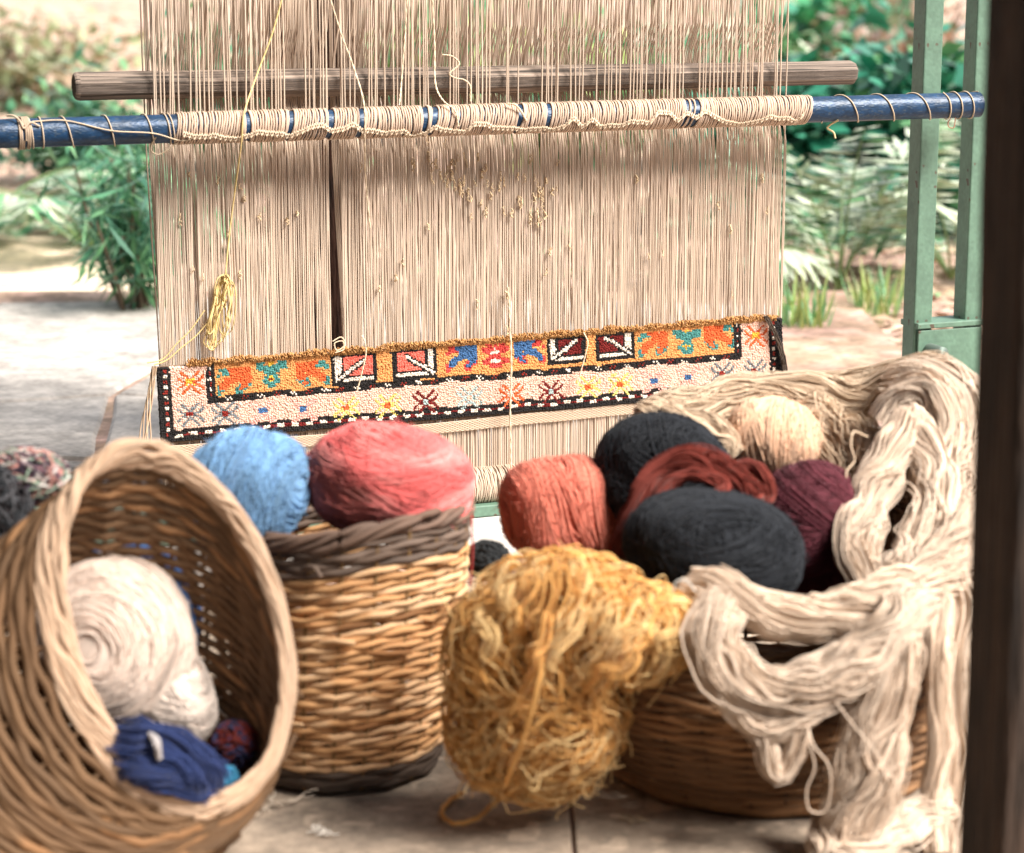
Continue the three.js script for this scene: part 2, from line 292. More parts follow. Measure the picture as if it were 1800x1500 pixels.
  for (let i = 0; i < 110; i++) {
    let px, py; if (i < 70) { px = 720 + 260 * kr(); py = 265 + (px - 720) * 0.35 + (kr() - .5) * 90; } else { px = 300 + 1060 * kr(); py = 265 + 310 * kr(); }
    const o = LP(px, py, 0.006), n = 3 + Math.floor(kr() * 4), pts = [];
    for (let k = 0; k < n + 3; k++) pts.push(o.clone().addScaledVector(LU, (kr() - .5) * 0.006).add(V(0, -k * 0.0025 + (kr() - .5) * 0.004, 0)).addScaledVector(LN, kr() * 0.006));
    kb.tube(pts, 0.0009 + 0.0012 * kr(), 4, vary(kc, kr, 0.12));
  }
  kb.mesh('slub', M.cotton, t).userData.kind = 'stuff';
  settle(t);
}
{ // the white board and the pinkish plank that the loom stands on
  const wt = tex(512, 256, (u, v) => { const g = tn(u * 0.3, v, 12, 91), b = tn(u, v, 3, 95); const k = 0.83 + 0.05 * g + 0.06 * b; return [k, k * 0.985, k * 0.96]; });
  const a = loomBox(3.0, 0.05, 0.3, -0.1, 0.056, 0.03, std({ map: wt, roughness: 0.8 }), 'white_board', scene); tag(a, 'white painted board lying under the green loom rail', 'board');
  const wt2 = tex(512, 256, (u, v) => { const g = tn(u * 0.3, v, 14, 191), b = tn(u, v, 3, 195); const k = 0.64 + 0.07 * g + 0.06 * b; return [k * 1.06, k * 0.9, k * 0.8]; });
  const b = loomBox(3.1, 0.03, 0.36, -0.1, 0.0152, 0.04, std({ map: wt2, roughness: 0.9 }), 'plank', scene); tag(b, 'weathered pinkish plank beneath the white board on the floor', 'plank');
}

// ------------------------------------------------------------------ shed stick and heddle rod
{
  const a = LP(138, 151, -0.026), b = LP(1509, 126, -0.026), ax = b.clone().sub(a), len = ax.length();
  const t = thing('shed_stick', 'weathered wooden stick threaded through the warp above the blue pipe', 'stick', a);
  const sh = new THREE.Shape(), R = 0.026; for (let k = 0; k < 8; k++) { const an = (k + 0.5) / 8 * Math.PI * 2 + 0.15, rr = R * (k % 2 ? 1 : 0.96); k ? sh.lineTo(Math.cos(an) * rr, Math.sin(an) * rr) : sh.moveTo(Math.cos(an) * rr, Math.sin(an) * rr); } sh.closePath();
  const g = new THREE.ExtrudeGeometry(sh, { depth: len - 0.02, bevelEnabled: true, bevelThickness: 0.01, bevelSize: 0.006, bevelOffset: -0.006, bevelSegments: 3, steps: 60 });
  const p = g.attributes.position, uv = g.attributes.uv; for (let i = 0; i < p.count; i++) { const x = p.getX(i), y = p.getY(i), z = p.getZ(i), k = 1 + 0.05 * noise(z * 4, 1) + 0.02 * noise(z * 18, Math.atan2(y, x) * 2); p.setXY(i, x * k + 0.003 * noise(z * 3, 9), y * k + 0.003 * noise(z * 2.5, 4)); uv.setXY(i, Math.atan2(y, x) / 6.283 * 1.0, z * 0.6); }
  g.computeVertexNormals();
  const st = tex(512, 1024, (u, v) => { const gr = tn(u, v * 0.1, 12, 3), f = tn(u, v * 0.06, 30, 8), dk = sstep(0.05, 0.5, tn(u * 2 % 1, v * 0.5, 4, 14)), e = hash3(u * 512, v * 512, 5) - .5; const k = 0.50 + 0.11 * gr + 0.09 * f + 0.06 * e - 0.2 * dk; return [k * 1.06, k * 0.94, k * 0.85]; });
  g.lookAt(ax.clone().normalize());
  addMesh('wooden_stick', g, std({ map: st, bumpMap: barkBump, bumpScale: 0.002, roughness: 0.85 }), t);
}
{
  const OFF = 0.075, a = LP(-260, 243, OFF), b = LP(1720, 184, OFF), ax = b.clone().sub(a).normalize(), R = 0.0262, len = b.distanceTo(a);
  const up = V(0, 1, 0).addScaledVector(ax, -ax.y).normalize(), fw = V().crossVectors(ax, up).normalize();
  const t = thing('heddle_rod', 'blue metal pipe wound with cream yarn lying across the warp', 'rod', a);
  const at = (s, an, rr) => a.clone().addScaledVector(ax, s).addScaledVector(up, Math.cos(an) * rr).addScaledVector(fw, Math.sin(an) * rr); // an = pi/2 faces the camera
  const g = new THREE.CylinderGeometry(R, R, len, 32, 1); g.rotateX(Math.PI / 2); g.translate(0, 0, len / 2);
  const uv = g.attributes.uv; for (let i = 0; i < uv.count; i++) uv.setXY(i, uv.getX(i) * 0.6, uv.getY(i) * 4);
  g.lookAt(ax); g.translate(a.x, a.y, a.z);
  const bt = tex(512, 512, (u, v) => { const x = tn(u, v, 4, 101), y = tn(u, v, 16, 105), chip = sstep(0.5, 0.62, tn(u, v, 12, 111)); const k = 1 + 0.16 * x + 0.12 * y; return [lerp(0.085 * k, 0.3, chip * 0.6), lerp(0.215 * k, 0.33, chip * 0.6), lerp(0.34 * k, 0.38, chip * 0.6)]; });
  addMesh('pipe', g, std({ map: bt, roughness: 0.42, metalness: 0.1, bumpMap: bumpTex, bumpScale: 0.001 }), t);
  const sOf = px => { let lo = 0, hi = len; for (let k = 0; k < 40; k++) { const m = (lo + hi) / 2, q = a.clone().addScaledVector(ax, m), w = q.sub(camera.position), fwd = V(0, -Math.sin(PITCH), -Math.cos(PITCH)); if (900 + FPX * w.x / w.dot(fwd) < px) lo = m; else hi = m; } return lo; };
  const r = rng(77), s0 = sOf(305), s1 = sOf(1418), N = 262, cy = S(200, 176, 156), yb = new Buf(), c = new THREE.Color();
  let s = s0; const gaps = [430, 505, 575, 628, 740, 755, 905, 955, 1200, 1208, 1216].map(sOf);
  let prev = [];
  for (let i = 0; i < N; i++) {
    const base = lerp(s0, s1, (i + 0.5) / N); let q = base; for (const gp of gaps) { const d = q - gp; if (Math.abs(d) < 0.009) q = gp + Math.sign(d || 1) * (0.0062 + Math.abs(d) * 0.3); }
    const lean = 0.004 + 0.004 * noise(i * 0.11, 3) + 0.002 * (r() - .5), rr = 0.00215 * (0.85 + 0.3 * r()), pts = [], jog = 0.0016 * (r() - .5);
    for (let k = 0; k < 18; k++) { const an = k / 18 * Math.PI * 2; pts.push(at(q + jog + lean * Math.cos(an) + 0.0007 * noise(i, k), an, R + rr * 0.8 + 0.0006 * r())); }
    yb.tube(pts, rr, 5, vary(cy, r, 0.1, c), true);
    if (i % 1 === 0) prev.push([q, i]);
  }
  yb.mesh('wound_yarn', M.cotton, t).userData.kind = 'stuff';
  const ch = new Buf(); for (let strand = 0; strand < 2; strand++) { const pts = []; for (let i = 0; i < N * 2; i++) { const q = lerp(s0 + 0.01, s1 - 0.02, i / (N * 2)); const an = Math.PI / 2 + 0.42 + 0.42 * noise(i * 0.028, 6) + 0.3 * noise(i * 0.12, 16) + 0.16 * Math.sin(i * 1.57 + strand * Math.PI); pts.push(at(q, an, R + 0.0052 + 0.0012 * Math.sin(i * 1.57 + strand))); } ch.tube(pts, 0.0017, 5, S(224, 203, 178)); }
  ch.mesh('chain_stitch', M.cotton, t);
  // cord spirals on the bare ends
  const spiral = (list, rad, col, name) => { const bb = new Buf(); const cat = new THREE.CatmullRomCurve3(list.map(([px, an, ex = 0.002]) => at(sOf(px), an, R + ex))); bb.tube(cat.getPoints(list.length * 8), rad, 6, col); return bb.mesh(name, M.cotton, t); };
  const H = Math.PI / 2, turn = (x0, x1, n, from = -0.3) => { const o = []; for (let k = 0; k <= n * 8; k++) { const f = k / (n * 8); o.push([lerp(x0, x1, f), from + f * n * Math.PI * 2]); } return o; };
  spiral(turn(1440, 1662, 3.5, 2.6), 0.0014, S(206, 186, 160), 'cord'); spiral(turn(1655, 1716, 3, 0.2), 0.0014, S(206, 186, 160), 'cord');
  spiral([[1466, 2.4, 0.003], [1458, 3.0, 0.006], [1455, 3.1, 0.012], [1462, 2.9, 0.022], [1464, 2.9, 0.034]], 0.002, S(220, 196, 150), 'cord_end');
  spiral([[1668, 2.8, 0.002], [1666, 3.0, 0.008], [1669, 3.1, 0.018], [1675, 3.0, 0.02], [1676, 2.9, 0.01], [1674, 2.6, 0.002]], 0.0012, S(206, 150, 130), 'cord_end');
  for (let k = 0; k < 5; k++) spiral(turn(30 + k * 4, 34 + k * 4, 1, k), 0.002, S(178, 158, 138), 'cord');
  for (const [p0, p1] of [[45, 62], [66, 78], [100, 142], [176, 212], [246, 280], [283, 305], [290, 312]]) spiral(turn(p0, p1, 1, -1.2), 0.0013, S(202, 182, 160), 'cord');
  spiral([[55, 0.7], [110, 0.75, 0.004], [190, 1.5, 0.004], [265, 1.75, 0.004], [312, 2.3, 0.004], [330, 2.2, 0.005]], 0.0014, S(206, 186, 160), 'cord');
  spiral([[268, 2.0, 0.004], [262, 2.6, 0.004], [264, 3.0, 0.014], [276, 3.0, 0.02], [292, 2.8, 0.012], [308, 2.5, 0.004]], 0.0013, S(206, 186, 160), 'cord');
  spiral([[12, 0.3, 0.008], [22, 0.5, 0.011], [32, 0.8, 0.008], [38, 1.2, 0.004], [50, 0.9, 0.007], [66, 1.1, 0.003]], 0.002, S(190, 170, 148), 'cord_end');
  settle(t);
}

// ------------------------------------------------------------------ the rug on the loom, knot by knot
{
  const t = thing('unfinished_rug', 'narrow unfinished knotted rug on the warp with orange and pink borders of stars', 'rug', LP(830, 690, 0));
  const TLp = [276, 648], TRp = [1376, 560], BLp = [284, 778], BRp = [1379, 686];
  const TL = loomUV(...TLp, .012), TR = loomUV(...TRp, .012), BL = loomUV(...BLp, .012), BR = loomUV(...BRp, .012);
  const NS = 372, NT = 42, uv = (s, tt) => [lerp(lerp(TL[0], TR[0], s), lerp(BL[0], BR[0], s), tt), lerp(lerp(TL[1], TR[1], s), lerp(BL[1], BR[1], s), tt)];
  const ST = (px, py) => { const [u, v] = loomUV(px, py, .012); let s = 0.5, tt = 0.5; for (let k = 0; k < 6; k++) { s = (u - lerp(TL[0], BL[0], tt)) / (lerp(TR[0], BR[0], tt) - lerp(TL[0], BL[0], tt)); tt = (v - lerp(TL[1], TR[1], s)) / (lerp(BL[1], BR[1], s) - lerp(TL[1], TR[1], s)); } return [s * NS, tt * NT]; };
  const col = [], part = []; const K = {
    pink: S(232, 194, 176), orange: S(226, 160, 98), black: S(34, 30, 30), white: S(238, 226, 212), red: S(140, 40, 30), vermil: S(222, 104, 56), teal: S(76, 142, 138), blue: S(68, 108, 156), yellow: S(230, 210, 122), grey: S(122, 128, 132), rose: S(238, 120, 104), paleblue: S(172, 190, 188), gold: S(240, 190, 70), rosy: S(234, 178, 166), crimson: S(214, 78, 72), maroon: S(116, 28, 26) };
  const set = (x, y, c, p) => { x = Math.round(x); y = Math.round(y); if (x < 0 || y < 0 || x >= NS || y >= NT) return; col[y * NS + x] = K[c]; part[y * NS + x] = p; };
  const rect = (x0, y0, x1, y1, c, p) => { for (let y = Math.round(y0); y < Math.round(y1); y++) for (let x = Math.round(x0); x < Math.round(x1); x++) set(x, y, c, p); };
  rect(0, 0, NS, NT, 'pink', 'pink_border');
  const sx = px => ST(px, 648 - (px - 276) * 0.083 + 60)[0];
  const yl = 19.2; // the dark line between the orange field and the pink border
  const xIn0 = sx(364), xIn1 = sx(1304);
  rect(xIn0, 0, xIn1, yl, 'orange', 'orange_field');
  for (let x = Math.floor(xIn0); x < xIn1; x++) { const w = 0.5 * noise(x * 0.15, 3); rect(x, yl - 1 + w, x + 1, yl + 2.4 + w, 'black', 'inner_border'); if (x % 9 < 4) set(x, yl + (x % 2 ? 0.7 : 0.2), (x / 9 | 0) % 2 ? 'red' : 'white', 'inner_border'); }
  for (const [a, b] of [[xIn0, xIn0 + 4.6], [xIn1 - 4.6, xIn1]]) { rect(a, 0, b, yl + 2, 'black', 'inner_border'); for (let y = 1; y < yl - 2; y += 3) rect(a + 1.6, y, a + 3.2, y + 1.5, y % 2 ? 'white' : 'red', 'inner_border'); }
  // outer black border with its row of white and red squares
  rect(0, 0, sx(302.5), NT, 'black', 'outer_border'); rect(sx(1353), 0, NS, NT, 'black', 'outer_border');
  for (let y = 1; y < NT - 3; y += 3) { rect(sx(289), y, sx(296.5), y + 2, (y / 3 | 0) % 2 ? 'white' : 'red', 'outer_border'); rect(sx(1358), y, sx(1364), y + 2, (y / 3 | 0) % 2 ? 'white' : 'red', 'outer_border'); }
  for (let x = 4; x < NS; x++) { const w = 0.6 * noise(x * 0.12, 9); rect(x, NT - 6.6 + w, x + 1, NT, 'black', 'outer_border'); if (x > sx(303) && x < sx(1352)) { const m = x % 8; if (m < 4) rect(x, NT - 4.6 + w, x + 1, NT - 2.6 + w, 'white', 'outer_border'); else rect(x, NT - 4.2 + w, x + 1, NT - 2.9 + w, 'maroon', 'outer_border'); } }
  const star = (px, py, c, cc, p) => { const [cx, cy] = ST(px, py); p += '#' + px; ['..##.......##..', '...##.....##...', '#...##...##...#', '##...##.##...##', '.##...###...##.', '..####.#.####..', '....##ccc##....', '..####.#.####..', '.##...###...##.', '##...##.##...##', '#...##...##...#', '...##.....##...', '..##.......##..'].forEach((row, y) => [...row].forEach((ch, x) => { if (ch !== '.') set(cx + x - 7, cy + y - 6, ch === 'c' ? cc : c, p); })); rect(cx - 1.6, cy - 1.3, cx + 1.9, cy + 1.6, cc, p); };
  for (const [x, y] of [[333, 670], [1328, 590]]) { star(x, y, 'vermil', 'gold', 'star_motif', 0.92); const [cx, cy] = ST(x, y); for (let k = -2; k <= 2; k++) { set(cx + k, cy + k * 0.8, 'gold', 'star_motif#' + x); set(cx + k, cy - k * 0.8, 'gold', 'star_motif#' + x); } }
  for (const [x, y, c, cc] of [[333, 727, 'grey', 'red'], [395, 727, 'grey', 'red'], [608, 716, 'yellow', 'vermil'], [680, 711, 'yellow', 'vermil'], [748, 706, 'maroon', 'paleblue'], [825, 699, 'paleblue', 'pink'], [898, 692, 'vermil', 'pink'], [968, 687, 'maroon', 'paleblue'], [1033, 680, 'yellow', 'vermil'], [1090, 674, 'yellow', 'vermil'], [1269, 657, 'grey', 'red'], [1326, 652, 'grey', 'red']]) star(x, y, c, cc, 'star_motif', 0.96);
  for (const [x, y] of [[462, 722], [532, 720], [1150, 670], [1210, 663]]) { const [cx, cy] = ST(x, y); for (let yy = -6; yy <= 6; yy++) for (let xx = -7; xx <= 7; xx++) if (Math.abs(Math.abs(xx) - Math.abs(yy)) < 2.2 && hash3(xx + 20, yy, x) < 0.85) set(cx + xx, cy + yy, 'rosy', 'dot_motif#' + x); rect(cx - 2, cy - 1.5, cx + 2.2, cy + 1.6, 'blue', 'dot_motif#' + x); }
  const hook = (px, py, f, c, o, p) => { const [cx, cy] = ST(px, py); p += '#' + px; const bits = ['.ooocccccccc', '..oooccccccc', 'o.....cccccc', '.....ccccccc', '...ccccc.ccc', '..cccc..cccc', '.ccc....occo', 'occ.....oco.', 'oo.....oco..', 'o......oo...']; for (const pass of ['o', 'c']) bits.forEach((row, y) => [...row].forEach((ch, x) => { if (ch === pass) for (let q = 0; q < 1.6; q += 0.7) for (let q2 = 0; q2 < 1.5; q2 += 0.7) set(cx + f * (x - 5.5) * 1.5 + q, cy + (y - 5) * 1.35 + q2, ch === 'o' ? o : c, p); })); };
  for (const [x, y, f] of [[407, 668, 1], [546, 656, -1], [1146, 604, 1], [1262, 592, -1]]) hook(x, y, f, 'vermil', 'teal', 'hook_motif');
  for (const [x, y, f] of [[808, 630, 1], [928, 619, -1]]) hook(x, y, f, 'blue', 'crimson', 'bird_motif');
  for (const [x, y] of [[474, 657], [1205, 599]]) { const [cx, cy] = ST(x, y);['ttt..y..ttt', 'tttttyttttt', '.tttttttttt', '...ttttt...', '....ttt....', '....ttt....', '...ttytt...', '..ttyryt...', '...ttytt...', '....ttt....'].forEach((row, yy) => [...row].forEach((ch, xx) => { if (ch !== '.') for (let q = 0; q < 1.6; q += .7) for (let q2 = 0; q2 < 1.5; q2 += .7) set(cx + (xx - 5) * 1.5 + q, cy + (yy - 5) * 1.35 + q2, { t: 'teal', y: 'gold', r: 'red' }[ch], 'tee_motif#' + x); })); }
  { const [cx, cy] = ST(868, 624);['.cc.c.cc.', 'ccccwcccc', '.ccwwwcc.', '..cccc...', '.cccwccc.', 'cc.www.cc', '..cc.cc..'].forEach((row, yy) => [...row].forEach((ch, xx) => { if (ch !== '.') for (let q = 0; q < 1.7; q += .7) for (let q2 = 0; q2 < 1.9; q2 += .7) set(cx + (xx - 4) * 1.6 + q, cy + (yy - 3.4) * 1.8 + q2, ch === 'c' ? 'crimson' : 'white', 'flower_motif'); })); }
  const box = (x0, x1, yTop, yBot, f, c, p) => { p += '#' + x0; const a = ST(x0, (yTop + yBot) / 2)[0], b = ST(x1, (yTop + yBot) / 2)[0], m = ST((x0 + x1) / 2, yBot)[1]; rect(a, 0, b, m, 'black', p); rect(a + 2, 1, b - 2, m - 2, 'white', p); rect(f > 0 ? a + 5.2 : a + 2, 0, f > 0 ? b - 2 : b - 5.2, m - 4.2, 'black', p); rect(f > 0 ? a + 7 : a + 2.6, 1.5, f > 0 ? b - 2.6 : b - 7, m - 5.4, c, p);
    for (let k = 0; k < 15; k += 0.5) { const xx = f > 0 ? a + 3 + k * 1.05 : b - 3 - k * 1.05, yy = m - 4 - k * 0.68; if (yy > 0 && xx > a + 2 && xx < b - 2) { for (let o = -1.6; o <= 1.6; o += 0.5) set(xx, yy + o, Math.abs(o) < 1 ? 'white' : 'black', p); } } };
  box(584, 664, 627, 676, 1, 'rose', 'box_motif'); box(690, 768, 618, 668, -1, 'rose', 'box_motif'); box(961, 1031, 592, 640, 1, 'maroon', 'box_motif'); box(1047, 1115, 586, 633, -1, 'maroon', 'box_motif');
  const r = rng(99), bufs = {}, c = new THREE.Color();
  for (let y = 0; y < NT; y++) for (let x = 0; x < NS; x++) {
    // motif edges wander by a knot here and there, as tied by hand
    let k = y * NS + x; if (r() < 0.05) { const x2 = clamp(x + (r() < .5 ? -1 : 1), 0, NS - 1); k = y * NS + x2; }
    const pn = part[k], b = bufs[pn] || (bufs[pn] = new Buf());
    const [u, v] = uv((x + 0.5 + (r() - .5) * 0.5) / NS, (y + 0.5 + (r() - .5) * 0.5) / NT), o = L(u, v + 0.0012 * noise(x * 0.09, 4), 0.0075 + 0.0016 * r());
    vary(col[k], r, 0.10, c); const rad = 0.0027 + 0.0006 * r(), tilt = V((r() - .5) * 0.7, (r() - .5) * 0.7 - 0.25, 0);
    const n = LN.clone().addScaledVector(LU, tilt.x).add(V(0, tilt.y, 0)).normalize(), i0 = b.p.length / 3;
    const tip = o.clone().addScaledVector(n, 0.0034); b.vert(tip.x, tip.y, tip.z, n.x, n.y, n.z, c);
    const a0 = r() * 6; for (let ring = 0; ring < 2; ring++) for (let q = 0; q < 5; q++) { const an = a0 + q / 5 * 6.2832, ca = Math.cos(an), sa = Math.sin(an), rr = ring ? rad * 1.05 : rad * 0.72, h = ring ? -0.002 : 0.0022; const dx = LU.clone().multiplyScalar(ca).add(V(0, sa, 0)); b.vert(o.x + dx.x * rr + n.x * h, o.y + dx.y * rr + n.y * h, o.z + dx.z * rr + n.z * h, ...dx.clone().addScaledVector(n, ring ? 0.15 : 0.8).normalize().toArray(), c); }
    for (let q = 0; q < 5; q++) { const q2 = (q + 1) % 5; b.i.push(i0, i0 + 1 + q, i0 + 1 + q2, i0 + 1 + q, i0 + 6 + q, i0 + 6 + q2, i0 + 1 + q, i0 + 6 + q2, i0 + 1 + q2); }
  }
  for (const k in bufs) bufs[k].mesh(k.split('#')[0], M.cotton, t);
  // woven foundation behind the pile and the cream flat-weave strip below it
  const fb = new Buf(), wf = S(204, 180, 158);
  for (let k = 0; k < 60; k++) { const tt = lerp(0, 1.02, k / 59), pts = []; for (let i = 0; i <= 40; i++) { const [u, v] = uv(i / 40, tt); pts.push(L(u, v, 0.003)); } fb.tube(pts, 0.0024, 4, S(120, 100, 84)); }
  fb.mesh('foundation', M.cotton, t);
  const kb = new Buf(); for (let k = 0; k < 9; k++) { const pts = []; for (let i = 0; i <= 250; i++) { const [u, v] = uv(0.002 + i / 250 * 0.996, 1.0); pts.push(L(u, v - 0.004 - k * 0.0025 - 0.001 * noise(i * 0.1, 2) - 0.012 * noise(i * 0.02, k * 0.02 + 8), 0.006 + 0.0012 * (i + k & 1 ? 1 : -1))); } kb.tube(pts, 0.0014, 4, vary(wf, r, 0.12)); }
  kb.mesh('flat_weave_strip', M.cotton, t);
  // uneven tufts standing along the working edge
  const tf = new Buf(), gc = S(194, 146, 92);
  for (let i = 0; i < 2600; i++) { const s = 0.045 + 0.945 * r(), [u, v] = uv(s, 0.0); const h = 0.006 + 0.012 * r() * (0.6 + 0.8 * Math.abs(noise(s * 40, 3))), o = L(u, v - 0.004, 0.005 + 0.006 * r()); const l = (r() - .5) * 0.014; const pts = [o, o.clone().addScaledVector(LU, l * 0.4).add(V(0, h * 0.6, 0)).addScaledVector(LN, 0.004 * r()), o.clone().addScaledVector(LU, l).add(V(0, h * 0.9, 0)).addScaledVector(LN, 0.008 * r()), o.clone().addScaledVector(LU, l * 1.4).add(V(0, h * 0.72, 0)).addScaledVector(LN, 0.012 * r())]; tf.tube(pts, 0.0013, 3, vary(gc, r, 0.22)); }
  tf.mesh('tuft_edge', M.cotton, t).userData.kind = 'stuff';
  // twisted selvedge cords on both sides
  const sb = new Buf(); for (let q = 0; q < 9; q++) { const pts = []; for (let k = 0; k <= 14; k++) { const f = k / 14, px = 1343 + 28 * Math.sin(f * 1.7) + 5 * f + (r() - .5) * 2 + q * 0.9, py = 556 + f * 98; pts.push(LP(px, py, 0.022 + 0.005 * Math.sin(q * 2.1 + k * 0.9))); } sb.tube(pts, 0.0016, 4, vary(S(74, 62, 52), r, 0.3)); }
  sb.mesh('dark_selvedge_cord', M.cotton, t);
  const lb = new Buf(); for (let q = 0; q < 7; q++) { const pts = []; for (let k = 0; k <= 14; k++) { const f = k / 14; pts.push(LP(270 - 16 * f + 3 * Math.sin(f * 6 + q * 1.3) + (q - 3) * (0.5 + f * 2.2), 644 + f * 132, 0.02 + 0.003 * Math.cos(f * 6 + q))); } lb.tube(pts, 0.0014, 4, vary(S(200, 172, 144), r, 0.2)); }
  lb.mesh('pale_selvedge_cord', M.cotton, t);
  settle(t);
}
// ------------------------------------------------------------------ loose strings hanging on the warp
function string(name, label, pts, rad, col, off = 0.02, cat = 'string') {
  const b = new Buf(), cv = new THREE.CatmullRomCurve3(pts.map(p => p.isVector3 ? p : LP(p[0], p[1], p[2] ?? off))), n = pts.length * 10, out = cv.getPoints(n), q = [];
  for (let s = 0; s < 2; s++) { const o = out.map((p, i) => p.clone().addScaledVector(LU, Math.cos(i * 1.1 + s * Math.PI) * rad * 0.6).addScaledVector(LN, Math.sin(i * 1.1 + s * Math.PI) * rad * 0.6)); b.tube(o, rad * 0.75, 5, col); }
  return tag(b.mesh(name, M.cotton, scene), label, cat);
}
{
  const r = rng(31), yl = S(222, 196, 136), t = thing('yellow_yarn', 'thin yellow yarn running down the warp into a tangle of loops', 'yarn', LP(390, 480, 0.02));
  const b = new Buf(), cv = pts => new THREE.CatmullRomCurve3(pts.map(p => LP(p[0], p[1], p[2] ?? 0.02))).getPoints(pts.length * 10);
  b.tube(cv([[500, -20, 0.02], [478, 60, 0.02], [452, 130, 0.03], [428, 205, 0.105], [424, 250, 0.1], [412, 340, 0.03], [402, 420, 0.015], [396, 485, 0.015]]), 0.0017, 5, yl); b.mesh('hanging_strand', M.yarn, t);
  const k = new Buf(); for (let i = 0; i < 13; i++) { const pts = []; let x = 390, y = 485; const w = 12 + r() * 26, h = 50 + r() * 90, ph = r() * 6; for (let j = 0; j <= 14; j++) { const a = j / 14 * Math.PI * 2; pts.push([x + (r() - .5) * 6 + (i % 3 - 1.1) * 14 * Math.sin(a / 2) + Math.sin(a + ph * 0.2) * w * 0.5, y + (1 - Math.cos(a)) * h * 0.5 + (r() - .5) * 7, 0.012 + 0.02 * r()]); } k.tube(cv(pts), 0.0013, 4, vary(yl, r, 0.12)); }
  k.mesh('tangle', M.yarn, t);
  const e = new Buf(); e.tube(cv([[360, 545], [335, 580], [310, 605], [285, 632], [258, 638]]), 0.0013, 4, yl); e.tube(cv([[375, 555], [345, 590], [318, 612], [292, 634], [270, 642]]), 0.0013, 4, yl); e.mesh('loose_end', M.yarn, t);
  settle(t);
  const cr = S(226, 206, 178);
  string('loose_string', 'pale string falling from the top across the pipe left of centre', [[578, -10], [600, 60], [622, 120, 0.04], [640, 185, 0.108], [641, 245, 0.1], [643, 320, 0.03], [650, 400, 0.015]], 0.0014, cr);
  string('loose_string', 'pale string hanging straight down above the heddle pipe', [[716, -10], [712, 60], [706, 140, 0.03], [702, 185, 0.06]], 0.0013, cr);
  string('loose_string', 'pale string curving onto the top of the wound pipe', [[760, 0], [764, 80], [766, 150, 0.05], [780, 178, 0.09], [800, 195, 0.106], [806, 222, 0.108]], 0.0015, cr);
  string('loose_string', 'short curled string dangling in front of the shed stick', [[778, 96], [795, 99], [807, 112], [790, 130], [800, 137], [815, 140], [826, 150], [827, 178]], 0.0016, cr, 0.03);
  string('loose_string', 'short slanted string looped on top of the wound pipe', [[892, 182, 0.1], [905, 184, 0.105], [916, 196, 0.107], [925, 212, 0.108]], 0.002, cr);
  string('loose_string', 'thick cream cord hanging over the rug middle down to the beam', [[893, 505], [896, 560], [899, 640, 0.03], [897, 720, 0.032], [898, 800, 0.035], [899, 860, 0.04]], 0.0017, cr);
  string('loose_string', 'cream string hanging over the dark red boxes of the rug', [[1026, 585], [1033, 600, 0.03], [1030, 620, 0.03], [1022, 650, 0.03], [1012, 690, 0.03]], 0.0013, cr);
  string('loose_string', 'cream string hooked over the pink boxes of the rug', [[636, 590], [641, 600, 0.03], [643, 622, 0.03], [636, 655, 0.03], [628, 686, 0.03]], 0.0013, cr);
  string('loose_string', 'small curl of cream string above the rug edge', [[585, 600], [600, 593], [606, 606], [592, 616], [588, 604], [602, 600], [604, 614], [590, 620]], 0.0013, cr, 0.022);
}

